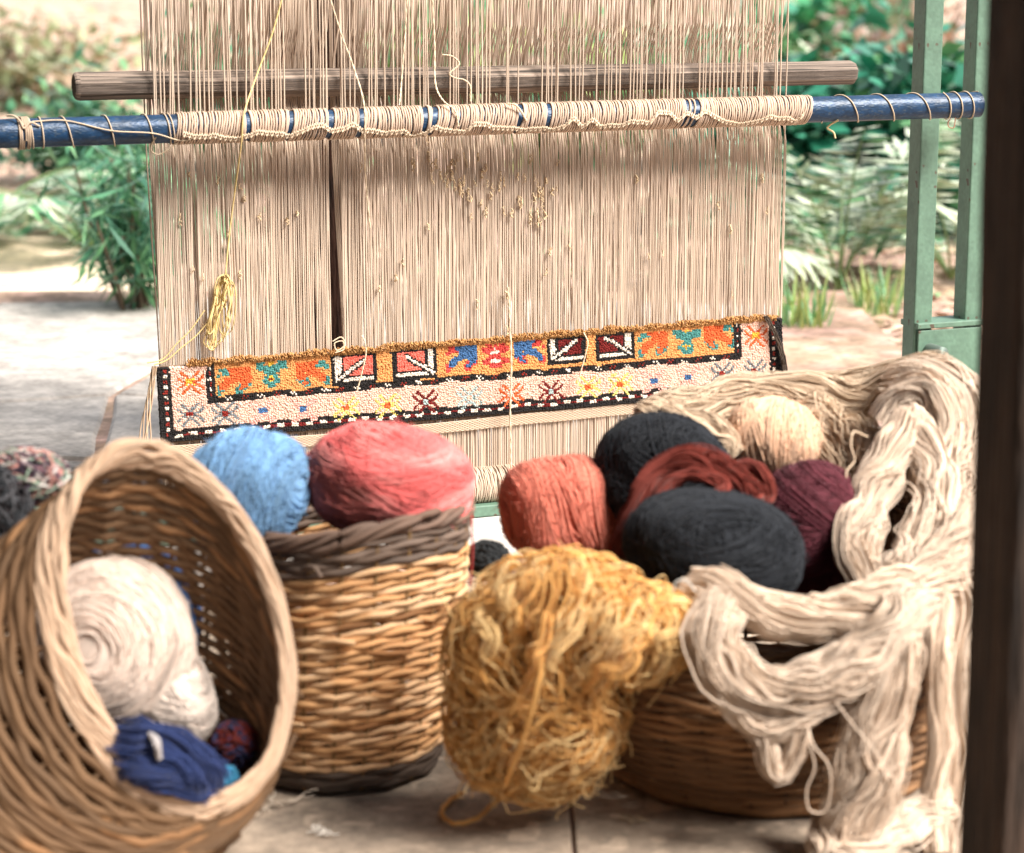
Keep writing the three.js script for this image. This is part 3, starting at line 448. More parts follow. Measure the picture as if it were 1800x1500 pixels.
// ------------------------------------------------------------------ baskets
function basket(o) { // o.rim(th), o.base(th): world curves; th=0 faces the camera, pi/2 right
  const r = rng(o.seed), t = thing('wicker_basket', o.label, 'basket', o.origin), cen = th => 0;
  const ctr = t0 => o.baseC.clone().lerp(o.rimC, t0);
  const wall = (th, k) => { const p = o.base(th).lerp(o.rim(th), k), c = ctr(k), out = p.clone().sub(c); const l = out.length(); out.divideScalar(l); return p.addScaledVector(out, o.bulge * Math.sin(Math.PI * Math.min(1, k)) + (o.bulgeL || 0) * Math.max(0, -Math.sin(th)) * Math.sin(Math.PI * Math.pow(Math.min(1, k), 1.7))); };
  const ST = o.stakes, SEG = ST * 4, tmp = new THREE.Color();
  const outw = (th, k) => wall(th, k).sub(ctr(k)).normalize();
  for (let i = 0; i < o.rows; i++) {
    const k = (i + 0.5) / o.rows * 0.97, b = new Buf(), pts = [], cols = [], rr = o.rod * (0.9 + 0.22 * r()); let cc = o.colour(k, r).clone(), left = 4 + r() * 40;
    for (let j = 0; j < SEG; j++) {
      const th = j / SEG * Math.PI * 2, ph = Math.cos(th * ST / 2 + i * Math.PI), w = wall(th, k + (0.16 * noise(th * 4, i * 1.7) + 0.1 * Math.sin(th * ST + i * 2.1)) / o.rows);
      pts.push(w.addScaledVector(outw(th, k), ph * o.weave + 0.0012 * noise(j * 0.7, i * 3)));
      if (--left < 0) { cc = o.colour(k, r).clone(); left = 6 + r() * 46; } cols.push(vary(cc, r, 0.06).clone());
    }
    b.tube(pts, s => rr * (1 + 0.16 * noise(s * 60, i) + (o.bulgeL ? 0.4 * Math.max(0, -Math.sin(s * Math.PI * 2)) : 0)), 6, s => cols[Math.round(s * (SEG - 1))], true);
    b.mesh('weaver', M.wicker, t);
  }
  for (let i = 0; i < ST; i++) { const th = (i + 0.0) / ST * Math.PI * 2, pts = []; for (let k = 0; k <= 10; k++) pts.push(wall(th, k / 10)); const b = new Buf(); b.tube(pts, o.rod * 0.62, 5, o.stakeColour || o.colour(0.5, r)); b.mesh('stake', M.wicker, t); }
  // braided rim: rods laid spirally round the mouth
  for (let q = 0; q < o.rimRods; q++) {
    const pts = [], n = 150, ph = q / o.rimRods * Math.PI * 2; const cc = vary(o.rimColour, r, 0.16).clone(), turns = o.rimTurns + (q % 3 === 0 ? 1 : 0);
    for (let j = 0; j < n; j++) { const th = j / n * Math.PI * 2, p = o.rim(th), out = outw(th, 0.99), up = o.rim(th).sub(wall(th, 0.93)).normalize(); const a = ph + th * turns + 0.5 * noise(th * 5, q * 3.3); const ro = o.rimW * (0.82 + 0.24 * noise(th * 7, q * 2.2)); pts.push(p.addScaledVector(out, Math.cos(a) * ro * o.rimFlat).addScaledVector(up, Math.sin(a) * ro)); }
    const b = new Buf(); b.tube(pts, s => o.rimRod * (1 + 0.2 * noise(s * 50, q * 7)), 6, s => vary(cc, r, 0.05), true); b.mesh('rim_rod', M.wicker, t);
  }
  for (let q = 0; q < (o.ends || 0); q++) { const th = -1.4 + 2.8 * r(), k = 0.1 + 0.86 * r(), a = wall(th, k), o2 = outw(th, k), m = wall(th + 0.1 + 0.15 * r(), k + 0.03 * (r() - .5)).addScaledVector(o2, 0.008 + 0.004 * r()), e = wall(th + 0.22 + 0.25 * r(), k + 0.06 * (r() - .5)).addScaledVector(o2, 0.01 + 0.014 * r()); const b = new Buf(); b.tube(new THREE.CatmullRomCurve3([a, m, e]).getPoints(6), o.rod * 0.75, 6, o.colour(k, r).clone()); b.mesh('cane_end', M.wicker, t); }
  { // woven bottom
    const b = new Buf(); for (let q = 0; q < 9; q++) { const f = 1 - q / 9, pts = []; for (let j = 0; j < 60; j++) { const th = j / 60 * Math.PI * 2; pts.push(o.baseC.clone().lerp(o.base(th), f).add(V(0, 0.012 + 0.002 * Math.sin(th * 12 + q * 3), 0))); } b.tube(pts, (o.baseR || 0.16) / 9 * 0.56, 5, o.colour(0.02, r), true); } b.mesh('base', M.wicker, t);
  }
  settle(t); return { wall, t };
}
const tan = S(196, 148, 100), tanPale = S(212, 172, 130), tanDark = S(138, 94, 54), willow = S(104, 86, 74), darkWillow = S(74, 60, 50);
{ // upright basket in the middle
  const bc = P(598, 1352, 3.26); bc.y = 0; const rc = P(618, 872, 3.26); rc.y = 0.392;
  basket({ seed: 3, label: 'upright straw-coloured wicker basket with dark rim holding red ball', origin: bc.clone(), baseC: bc, rimC: rc,
    base: th => bc.clone().add(V(Math.sin(th) * 0.146, 0.008, Math.cos(th) * 0.146)), rim: th => rc.clone().add(V(Math.sin(th) * 0.170, 0.012 * Math.sin(th) + 0.008 * Math.sin(3 * th), Math.cos(th) * 0.170)),
    bulge: 0.012, ends: 14, stakes: 22, rows: 36, rod: 0.0051, weave: 0.0026, baseR: 0.146,
    colour: (k, r) => k > 0.87 ? vary(willow, r, 0.25) : k < 0.07 ? vary(darkWillow, r, 0.25) : r() < 0.1 ? vary(tanDark, r, 0.2) : r() < 0.4 ? vary(tanPale, r, 0.1) : vary(tan, r, 0.14), stakeColour: S(120, 92, 56),
    rimRods: 6, rimTurns: 5, rimColour: S(116, 92, 78), rimW: 0.012, rimRod: 0.0052, rimFlat: 0.8 });
}
{ // large low basket on the right
  const bc = P(1345, 1333, 3.27); bc.y = 0; const rc = bc.clone().add(V(-0.01, 0.31, 0));
  basket({ seed: 8, label: 'wide dark brown wicker basket heaped with black and cream yarn', origin: bc.clone(), baseC: bc, rimC: rc,
    base: th => bc.clone().add(V(Math.sin(th) * 0.245, 0.008, Math.cos(th) * 0.245)), rim: th => rc.clone().add(V(Math.sin(th) * 0.325, -0.05 * Math.cos(th) + 0.03 * Math.sin(th), Math.cos(th) * 0.32)),
    bulge: 0.03, ends: 10, stakes: 34, rows: 32, rod: 0.0049, weave: 0.0028, baseR: 0.245,
    colour: (k, r) => r() < 0.35 ? vary(S(146, 108, 74), r, 0.2) : vary(S(116, 84, 56), r, 0.25), stakeColour: S(70, 52, 38),
    rimRods: 6, rimTurns: 6, rimColour: S(92, 70, 50), rimW: 0.013, rimRod: 0.0055, rimFlat: 0.8 });
}
const leftN = V(0.42, 0.34, 0.84).normalize(), leftC = P(297, 1105, 2.86);
const onLeft = (px, py, d = 0) => { const c = V(0, CAMH, 0), dr = ray(px, py), t = leftC.clone().addScaledVector(leftN, d).sub(c).dot(leftN) / dr.dot(leftN); return c.addScaledVector(dr, t); };
let leftWall;
{ // tipped basket on the left, its mouth turned towards the camera
  const bc = G(138, 1492); bc.y = 0;
  const rim = th => onLeft(297 + 318 * Math.cos(th) * 0.305 + 194 * Math.sin(th) * 0.952, 1105 + 318 * Math.cos(th) * 0.952 - 194 * Math.sin(th) * 0.305);
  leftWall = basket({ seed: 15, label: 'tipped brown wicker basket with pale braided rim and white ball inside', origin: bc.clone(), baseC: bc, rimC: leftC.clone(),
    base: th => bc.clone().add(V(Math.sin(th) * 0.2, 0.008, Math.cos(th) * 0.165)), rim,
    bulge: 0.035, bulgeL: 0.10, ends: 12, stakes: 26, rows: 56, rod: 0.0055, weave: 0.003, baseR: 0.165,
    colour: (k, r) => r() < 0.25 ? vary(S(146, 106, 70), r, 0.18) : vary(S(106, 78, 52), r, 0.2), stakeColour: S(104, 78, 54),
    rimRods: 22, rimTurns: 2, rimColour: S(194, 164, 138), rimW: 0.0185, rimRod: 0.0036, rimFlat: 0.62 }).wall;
}

// ------------------------------------------------------------------ yarn balls
function yarnBall(o) {
  const r = rng(o.seed), t = thing(o.name || 'yarn_ball', o.label, o.cat || 'yarn ball', o.pos), b = new Buf(), q = new THREE.Quaternion();
  const rot = o.rot ? new THREE.Matrix4().makeRotationFromEuler(new THREE.Euler(...o.rot)) : new THREE.Matrix4();
  const e = o.box || 1, pw = x => Math.sign(x) * Math.pow(Math.abs(x), e), lump = o.lump ?? 0.05;
  const surf = (d, h = 0) => { const p = V(pw(d.x), pw(d.y), pw(d.z)); if (e !== 1) { const s = 1; p.multiplyScalar(s); } const k = 1 + lump * 1.5 * noise(d.x * 1.7 + o.seed, d.y * 1.7, d.z * 1.7) + lump * 0.5 * noise(d.x * 5, d.y * 5 + o.seed, d.z * 5); p.set(p.x * o.r[0], p.y * o.r[1], p.z * o.r[2]).multiplyScalar(k); const n = V(d.x / o.r[0], d.y / o.r[1], d.z / o.r[2]).normalize(); p.addScaledVector(n, h); return p.applyMatrix4(rot); };
  const g = new THREE.SphereGeometry(1, 40, 28), gp = g.attributes.position, d = V(); for (let i = 0; i < gp.count; i++) { d.fromBufferAttribute(gp, i).normalize(); const p = surf(d, -o.th * 0.7); gp.setXYZ(i, p.x, p.y, p.z); } g.computeVertexNormals();
  const cl = []; for (let i = 0; i < gp.count; i++) { const c = o.col(V().fromBufferAttribute(gp, i).multiplyScalar(1 / o.r[0]), r); cl.push(c.r, c.g, c.b); } g.setAttribute('color', new THREE.Float32BufferAttribute(cl, 3));
  addMesh('core', g, o.mat || M.yarn, t);
  const up = V(), uu = V(), vv = V(), col = new THREE.Color();
  const nb = o.bundles, per = Math.round(o.strands * 0.82 / nb);
  for (let B = 0; B < nb; B++) {
    const ax0 = o.axes[B % o.axes.length]; up.set(ax0[0] + (r() - .5) * o.spread, ax0[1] + (r() - .5) * o.spread, ax0[2] + (r() - .5) * o.spread).normalize();
    const hc = (r() * 2 - 1) * 0.97, lift = o.th * (0.1 + 2.6 * r()), bt = 1 + (r() - .5) * 0.3;
    for (let s = 0; s < per; s++) {
      const h = clamp(hc + (s / per - 0.5) * (o.bw || 0.22) + (r() - .5) * 0.02, -0.985, 0.985), ww = up.clone().add(V((r() - .5) * 0.06, (r() - .5) * 0.06, (r() - .5) * 0.06)).normalize();
      uu.set(0.31, 0.52, 0.79); uu.addScaledVector(ww, -uu.dot(ww)).normalize(); vv.crossVectors(ww, uu);
      const rad = Math.sqrt(1 - h * h), pts = [], n = Math.max(12, Math.round(32 * rad)), c0 = r() * 6.28, tone = (1 + (r() - .5) * 0.34) * bt, lf = lift + o.th * 0.6 * r(), arc = o.open ? 0.35 + 0.55 * r() : 1;
      const nn = arc < 1 ? Math.round(n * arc) + 3 : n, cs = [];
      for (let k = 0; k < nn; k++) { const a = c0 + k / n * Math.PI * 2; d.copy(ww).multiplyScalar(h + 0.012 * noise(k * 0.4, B * 3, s)).addScaledVector(uu, Math.cos(a) * rad).addScaledVector(vv, Math.sin(a) * rad).normalize(); const p = surf(d, lf + (arc < 1 ? -o.th * 1.2 * (Math.abs(k / nn - 0.5) > 0.42 ? 1 : 0) : 0)); pts.push(p); const cc = o.col(d.clone(), r); cs.push(col.copy(cc).multiplyScalar(tone).clone()); }
      b.tube(pts, o.th * (0.75 + 0.7 * r()), 3, f => cs[Math.round(f * (nn - 1))], arc >= 1, false);
    }
  }
  b.mesh('wound_yarn', o.mat || M.yarn, t).userData.kind = 'stuff';
  if (o.fuzz) { const f = new Buf(); for (let i = 0; i < o.fuzz; i++) { d.set(r() * 2 - 1, r() * 2 - 1, r() * 2 - 1).normalize(); const a = surf(d, 0), d2 = d.clone().add(V((r() - .5) * 0.5, (r() - .5) * 0.5, (r() - .5) * 0.5)).normalize(), m = surf(d.clone().lerp(d2, 0.5).normalize(), o.th * 2 + 0.002 * r()), e2 = surf(d2, o.th * 2 + 0.012 * r() * r()); const c = o.col(d, r); f.tube([a, m, e2], 0.0005, 3, c, false, false); } f.mesh('fuzz', o.mat || M.yarn, t).userData.kind = 'stuff'; }
  return t;
}
const solid = (c, amt = 0.1) => { const k = new THREE.Color(); return (d, r) => vary(c, r, amt, k); };
yarnBall({ seed: 101, label: 'pale blue yarn ball with upright strands behind the braided basket rim', pos: P(436, 858, 3.2), r: [0.084, 0.081, 0.08], box: 0.86, th: 0.0013, axes: [[1, 0.15, 0.35], [0.9, -0.25, 0.2]], spread: 0.5, bundles: 46, strands: 420, col: solid(S(126, 168, 208), 0.1), fuzz: 900, lump: 0.07 });
{
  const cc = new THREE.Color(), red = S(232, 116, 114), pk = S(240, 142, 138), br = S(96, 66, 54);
  yarnBall({ seed: 102, label: 'large coral red yarn ball with a brown patch and painted underside shade in the upright basket', pos: P(682, 848, 3.24), r: [0.124, 0.083, 0.105], rot: [0, 0, -0.16], th: 0.0012, axes: [[0.25, 1, -0.2], [-0.35, 0.9, 0.3], [0.5, 0.8, 0.3]], spread: 0.45, bundles: 54, strands: 460, lump: 0.06, fuzz: 900,
    col: (d, r) => { const m = sstep(-0.3, 0.12, -d.x * 0.55 - d.y * 0.8 - 0.15 + 0.25 * noise(d.x * 5, d.y * 5, d.z * 5)); cc.copy(noise(d.x * 3, d.y * 6, 4) > 0.1 ? pk : red); const k = 0.92 + 0.16 * r(); cc.lerp(br, m * 0.62); return cc.multiplyScalar(k); } });  // brown patch, widened over the lower left to paint the shade there too
}
yarnBall({ seed: 103, label: 'salmon yarn cone lying on its side left of the black balls', name: 'yarn_cone', cat: 'yarn cone', pos: P(985, 893, 3.4), r: [0.088, 0.073, 0.08], rot: [0, 0.3, 0.06], box: 0.72, th: 0.0013, axes: [[1, 0.1, 0.1], [0.92, 0.25, 0.2]], spread: 0.22, bundles: 44, strands: 400, lump: 0.03, fuzz: 1500, col: solid(S(214, 124, 104), 0.12) });
const blk = S(30, 33, 39);
yarnBall({ seed: 104, label: 'black yarn ball at the back beside the beige ball', pos: P(1168, 836, 3.4), r: [0.107, 0.094, 0.1], rot: [0, 0, -0.25], th: 0.0011, axes: [[0.7, 0.5, 0.5], [-0.3, 0.8, 0.5], [0.2, 0.3, 0.9]], spread: 0.9, bundles: 60, strands: 420, lump: 0.04, fuzz: 1400, mat: M.darkYarn, col: solid(blk, 0.16) });
yarnBall({ seed: 105, label: 'large oval black yarn ball in front at the skein rim', pos: P(1256, 966, 3.14), r: [0.129, 0.084, 0.1], rot: [0.1, 0, -0.14], th: 0.0011, axes: [[0.3, 0.5, 0.9], [-0.2, 0.7, 0.6], [0.5, 0.2, 0.9]], spread: 0.8, bundles: 60, strands: 460, lump: 0.04, fuzz: 1600, mat: M.darkYarn, col: solid(blk, 0.16) });
yarnBall({ seed: 106, label: 'dark maroon yarn ball beside the cream skein loop', pos: P(1424, 928, 3.28), r: [0.082, 0.102, 0.088], th: 0.0012, axes: [[0.4, 0.85, 0.1], [-0.2, 0.95, 0.3]], spread: 0.4, bundles: 44, strands: 380, lump: 0.05, fuzz: 900, mat: M.darkYarn, col: solid(S(92, 40, 50), 0.14) });
yarnBall({ seed: 107, label: 'peach beige yarn ball at the back under the cream skeins', pos: P(1358, 772, 3.47), r: [0.075, 0.062, 0.07], rot: [0, 0, -0.3], th: 0.0013, axes: [[1, 0.35, 0.2], [0.9, -0.2, 0.4]], spread: 0.55, bundles: 40, strands: 330, lump: 0.06, fuzz: 500, col: solid(S(226, 186, 156), 0.1) });
yarnBall({ seed: 108, label: 'big white yarn ball with coiled strands in the tipped basket', pos: P(200, 1126, 2.98), r: [0.106, 0.112, 0.092], rot: [-0.15, -0.1, 0.25], th: 0.0013, axes: [[-0.08, 0.16, 1], [-0.15, 0.05, 1]], spread: 0.4, bundles: 60, strands: 480, bw: 0.2, lump: 0.05, fuzz: 500, col: solid(S(236, 216, 202), 0.06) });
yarnBall({ seed: 109, label: 'smaller white yarn ball under the big white one', pos: P(300, 1222, 2.985), r: [0.055, 0.076, 0.06], rot: [0, 0, 0.35], th: 0.0013, axes: [[0.9, 0.3, 0.3], [0.5, 0.8, 0.2]], spread: 0.4, bundles: 34, strands: 280, lump: 0.05, fuzz: 300, col: solid(S(238, 222, 210), 0.06) });
yarnBall({ seed: 110, label: 'blue yarn ball hidden behind the big white ball', pos: P(218, 1092, 3.035), r: [0.106, 0.106, 0.06], th: 0.0014, axes: [[0.2, 0.2, 1]], spread: 0.3, bundles: 36, strands: 300, lump: 0.03, col: solid(S(58, 104, 160), 0.1) });

// ------------------------------------------------------------------ strand bundles: skeins, hanks, tangles
function bundle(b, ctrl, o) { // ctrl: world points; strands run along a twisted, loosening rope
  const r = o.r, cv = new THREE.CatmullRomCurve3(ctrl, false, 'centripetal'), K = Math.round((o.seg || 40) * 0.62), KS = 1 / 0.62, pts = cv.getSpacedPoints(K), N = V(), B = V(), T = V(), fr = [], q = V(0.13, 0.3, 0.94);
  for (let k = 0; k <= K; k++) { T.subVectors(pts[Math.min(K, k + 1)], pts[Math.max(0, k - 1)]).normalize(); if (!k) N.crossVectors(T, q).normalize(); N.addScaledVector(T, -N.dot(T)).normalize(); B.crossVectors(T, N); fr.push([N.clone(), B.clone()]); }
  const R = k => o.rad * (o.prof ? o.prof(k / K) : 1) * (1 + 0.14 * noise(k * KS * 0.25, o.seed)), strand = (ph, ro, id, rr, c, tw, ca, cb) => {
    const out = []; for (let k = 0; k <= K; k++) { const a = ph + tw * k / K + 0.55 * noise(k * KS * 0.17, id * 1.3, o.seed), rad = R(k) * ro * (1 + 0.2 * noise(k * KS * 0.3, id * 2.7, 5)); out.push(pts[k].clone().addScaledVector(fr[k][0], Math.cos(a) * rad).addScaledVector(fr[k][1], Math.sin(a) * rad * (o.flat || 1))); }
    b.tube(out.slice(ca, K + 1 - cb), rr, 3, c, false, false); };
  if (o.core !== false) { const out = pts; b.tube(out, f => R(f * K) * 0.6 * (o.flat ? Math.min(1, o.flat) : 1), 8, o.colour); }
  for (let i = 0; i < o.n * 1.45; i++) { const clump = Math.floor(r() * (o.clumps || 9)), ph = clump / (o.clumps || 9) * 6.283 + (r() - .5) * 1.1, ro = 0.66 + 0.4 * r() + (r() < 0.06 ? 0.3 * r() : 0); strand(ph, ro, clump + r() * 0.25, o.th * (0.55 + 0.45 * r()), vary(o.colour, r, o.vary || 0.16).clone(), o.twist || 0, r() < 0.1 ? Math.floor(r() * 4) : 0, r() < 0.1 ? Math.floor(r() * 4) : 0); }
}
const cream = S(221, 200, 180), creamDk = S(208, 184, 158);
function skein(label, pieces, col, seed, group) {
  const r = rng(seed), first = pieces[0].p[0], t = thing('skein', label, 'skein', first.clone(), group);
  for (const p of pieces) { const b = new Buf(); bundle(b, p.p, { rad: 0.03, n: 130, th: 0.00135, colour: col, seed, r, twist: 2.4, ...p }); b.mesh(p.name || 'strand_bundle', M.yarn, t); }
  return settle(t);
}
const pp = list => list.map(([x, y, d]) => P(x, y, d));
skein('brownish cream skein laid along the back of the heap behind the beige ball', [
  { p: pp([[1128, 742, 3.5], [1190, 730, 3.52], [1290, 700, 3.58], [1400, 694, 3.6], [1500, 712, 3.58], [1570, 690, 3.55], [1630, 660, 3.5]]), rad: 0.034, n: 170, twist: 2 },
  { p: pp([[1240, 712, 3.6], [1330, 688, 3.63], [1440, 682, 3.64], [1540, 680, 3.62], [1620, 652, 3.56], [1668, 672, 3.5]]), rad: 0.03, n: 140, twist: -2 },
  { p: pp([[1120, 738, 3.45], [1160, 730, 3.44], [1210, 745, 3.42], [1262, 765, 3.42], [1285, 800, 3.42]]), rad: 0.022, n: 80, twist: 1.5 },
  { p: pp([[1420, 720, 3.55], [1470, 750, 3.5], [1510, 770, 3.47], [1540, 800, 3.44]]), rad: 0.03, n: 110, twist: 1 },
  { p: pp([[1400, 740, 3.52], [1450, 790, 3.48], [1490, 830, 3.46], [1530, 870, 3.44]]), rad: 0.034, n: 120, twist: 1 }], creamDk, 201);
skein('thick cream skein heaped over the back right rim under the timber post', [
  { p: pp([[1580, 690, 3.5], [1640, 672, 3.46], [1686, 712, 3.42], [1698, 800, 3.36], [1700, 900, 3.28], [1690, 1000, 3.18]]), rad: 0.046, n: 210, twist: 2.2 },
  { p: pp([[1560, 745, 3.42], [1590, 700, 3.42], [1640, 690, 3.4], [1672, 760, 3.36], [1665, 860, 3.3], [1640, 940, 3.22]]), rad: 0.034, n: 160, twist: 2 }], cream, 202);
skein('cream skein forming a loop with a dark hole beside the maroon ball', [
  { p: pp([[1600, 740, 3.34], [1575, 790, 3.3], [1545, 850, 3.26], [1515, 920, 3.2], [1512, 990, 3.14], [1545, 1035, 3.08]]), rad: 0.032, n: 150, twist: 1.8 },
  { p: pp([[1590, 735, 3.36], [1625, 800, 3.3], [1648, 880, 3.24], [1620, 960, 3.16], [1580, 1020, 3.08]]), rad: 0.033, n: 150, twist: -1.6 }], cream, 203);
skein('cream skein lying along the front basket rim below the black ball', [
  { p: pp([[1695, 930, 3.16], [1672, 1000, 3.06], [1600, 1045, 3.0], [1520, 1075, 2.96], [1440, 1092, 2.94], [1350, 1080, 2.94], [1280, 1050, 2.96], [1215, 1040, 3.0]]), rad: 0.031, n: 190, twist: 3.2, seg: 56, prof: f => 1.35 - 0.5 * f },
  { p: pp([[1620, 1010, 3.04], [1540, 1040, 3.0], [1480, 1065, 2.97], [1430, 1075, 2.96]]), rad: 0.022, n: 90, twist: 2 }], cream, 204);
skein('cream skein drooping in a wide loop on the dark basket front', [
  { p: pp([[1268, 1066, 2.93], [1248, 1110, 2.9], [1275, 1170, 2.88], [1340, 1215, 2.87], [1430, 1210, 2.87], [1510, 1165, 2.88], [1570, 1105, 2.9], [1610, 1060, 2.95]]), rad: 0.034, n: 210, twist: 2.6, seg: 56 },
  { p: pp([[1228, 1100, 2.93], [1240, 1165, 2.89], [1290, 1240, 2.87], [1350, 1282, 2.86], [1400, 1262, 2.86], [1450, 1225, 2.87]]), rad: 0.018, n: 90, twist: 1.6 },
  { p: pp([[1300, 1265, 2.88], [1345, 1300, 2.86], [1358, 1350, 2.86], [1372, 1362, 2.86], [1392, 1330, 2.86], [1405, 1280, 2.86], [1420, 1240, 2.87]]), rad: 0.014, n: 70, twist: 1.2, name: 'hanging_loop' }], cream, 205);
skein('broad cream skein hanging down the dark basket front to the floor', [
  { p: pp([[1590, 1075, 2.93], [1572, 1140, 2.9], [1558, 1220, 2.88], [1536, 1310, 2.87], [1514, 1400, 2.86], [1490, 1475, 2.85]]), rad: 0.033, n: 230, twist: 1.1, clumps: 12, prof: f => 0.75 + 0.45 * Math.sin(f * 2.4) },
  { p: pp([[1560, 1235, 2.87], [1520, 1300, 2.86], [1488, 1360, 2.85], [1484, 1392, 2.85], [1500, 1400, 2.85], [1530, 1340, 2.85]]), rad: 0.013, n: 60, twist: 1, name: 'side_loop' }], cream, 206);
skein('narrow cream skein hanging in cords next to the timber post', [
  { p: pp([[1650, 1020, 3.02], [1648, 1110, 2.97], [1650, 1210, 2.95], [1652, 1310, 2.94], [1640, 1400, 2.93], [1648, 1500, 2.9]]), rad: 0.017, n: 130, twist: 0.8, clumps: 7 },
  { p: pp([[1685, 1010, 3.04], [1684, 1120, 2.99], [1682, 1230, 2.97], [1686, 1340, 2.96], [1680, 1440, 2.94], [1676, 1520, 2.9]]), rad: 0.02, n: 120, twist: 0.8, clumps: 7 }], cream, 207);
skein('cream skein end lying on the floor at the foot of the basket', [
  { p: [G(1452, 1492, 0.03), G(1510, 1496, 0.035), G(1570, 1470, 0.04), G(1625, 1432, 0.05), G(1665, 1410, 0.06)], rad: 0.024, n: 140, twist: 1.6 },
  { p: [G(1462, 1440, 0.04), G(1455, 1476, 0.035), G(1470, 1520, 0.03), G(1530, 1545, 0.03), G(1600, 1540, 0.03)], rad: 0.026, n: 130, twist: 1.5 }], cream, 208);
skein('dark rust red skein twisted between the two black balls', [
  { p: pp([[1092, 975, 3.2], [1108, 930, 3.2], [1128, 880, 3.2], [1160, 832, 3.22], [1210, 812, 3.22], [1262, 826, 3.22], [1305, 858, 3.2], [1335, 880, 3.18]]), rad: 0.02, n: 120, twist: 2, th: 0.0012 },
  { p: pp([[1150, 905, 3.16], [1175, 852, 3.18], [1225, 836, 3.18], [1272, 856, 3.17], [1262, 872, 3.16]]), rad: 0.01, n: 60, twist: 1.4 },
  { p: pp([[1280, 830, 3.22], [1318, 818, 3.22], [1346, 840, 3.2], [1350, 872, 3.2], [1330, 890, 3.19], [1306, 866, 3.19]]), rad: 0.009, n: 55, twist: 1.4 }], S(118, 48, 38), 209);
{ // loose cream threads
  const tb = (label, pts, rad, col) => { const b = new Buf(); b.tube(new THREE.CatmullRomCurve3(pts).getPoints(60), rad, 5, col); tag(b.mesh('loose_thread', M.yarn, scene), label, 'thread'); };
  tb('long looped cream thread dangling in front of the dark basket', pp([[1420, 1240, 2.86], [1422, 1300, 2.84], [1432, 1350, 2.84], [1418, 1390, 2.84], [1424, 1425, 2.84], [1448, 1428, 2.84], [1460, 1390, 2.84], [1456, 1345, 2.84], [1430, 1310, 2.84], [1418, 1270, 2.85]]), 0.0013, cream);
  tb('fine cream thread slanting across the broad hanging skein', pp([[1470, 1235, 2.84], [1500, 1275, 2.82], [1545, 1330, 2.81], [1580, 1390, 2.81], [1590, 1440, 2.81], [1630, 1495, 2.8]]), 0.0011, cream);
  tb('curly cream thread beside the skein loop above the maroon ball', pp([[1525, 768, 3.3], [1500, 760, 3.28], [1496, 785, 3.27], [1502, 810, 3.27], [1488, 830, 3.26], [1492, 860, 3.25], [1500, 880, 3.24]]), 0.0016, creamDk);
  tb('thin pale thread curl between gold wool and front skein', pp([[1222, 1040, 2.95], [1205, 1020, 2.95], [1188, 1024, 2.95], [1184, 1040, 2.95]]), 0.0012, S(200, 200, 196));
  tb('red thread hanging down the right side of the upright basket', pp([[829, 905, 3.12], [831, 950, 3.1], [829, 1000, 3.1], [826, 1030, 3.1]]), 0.0016, S(176, 64, 58));
}
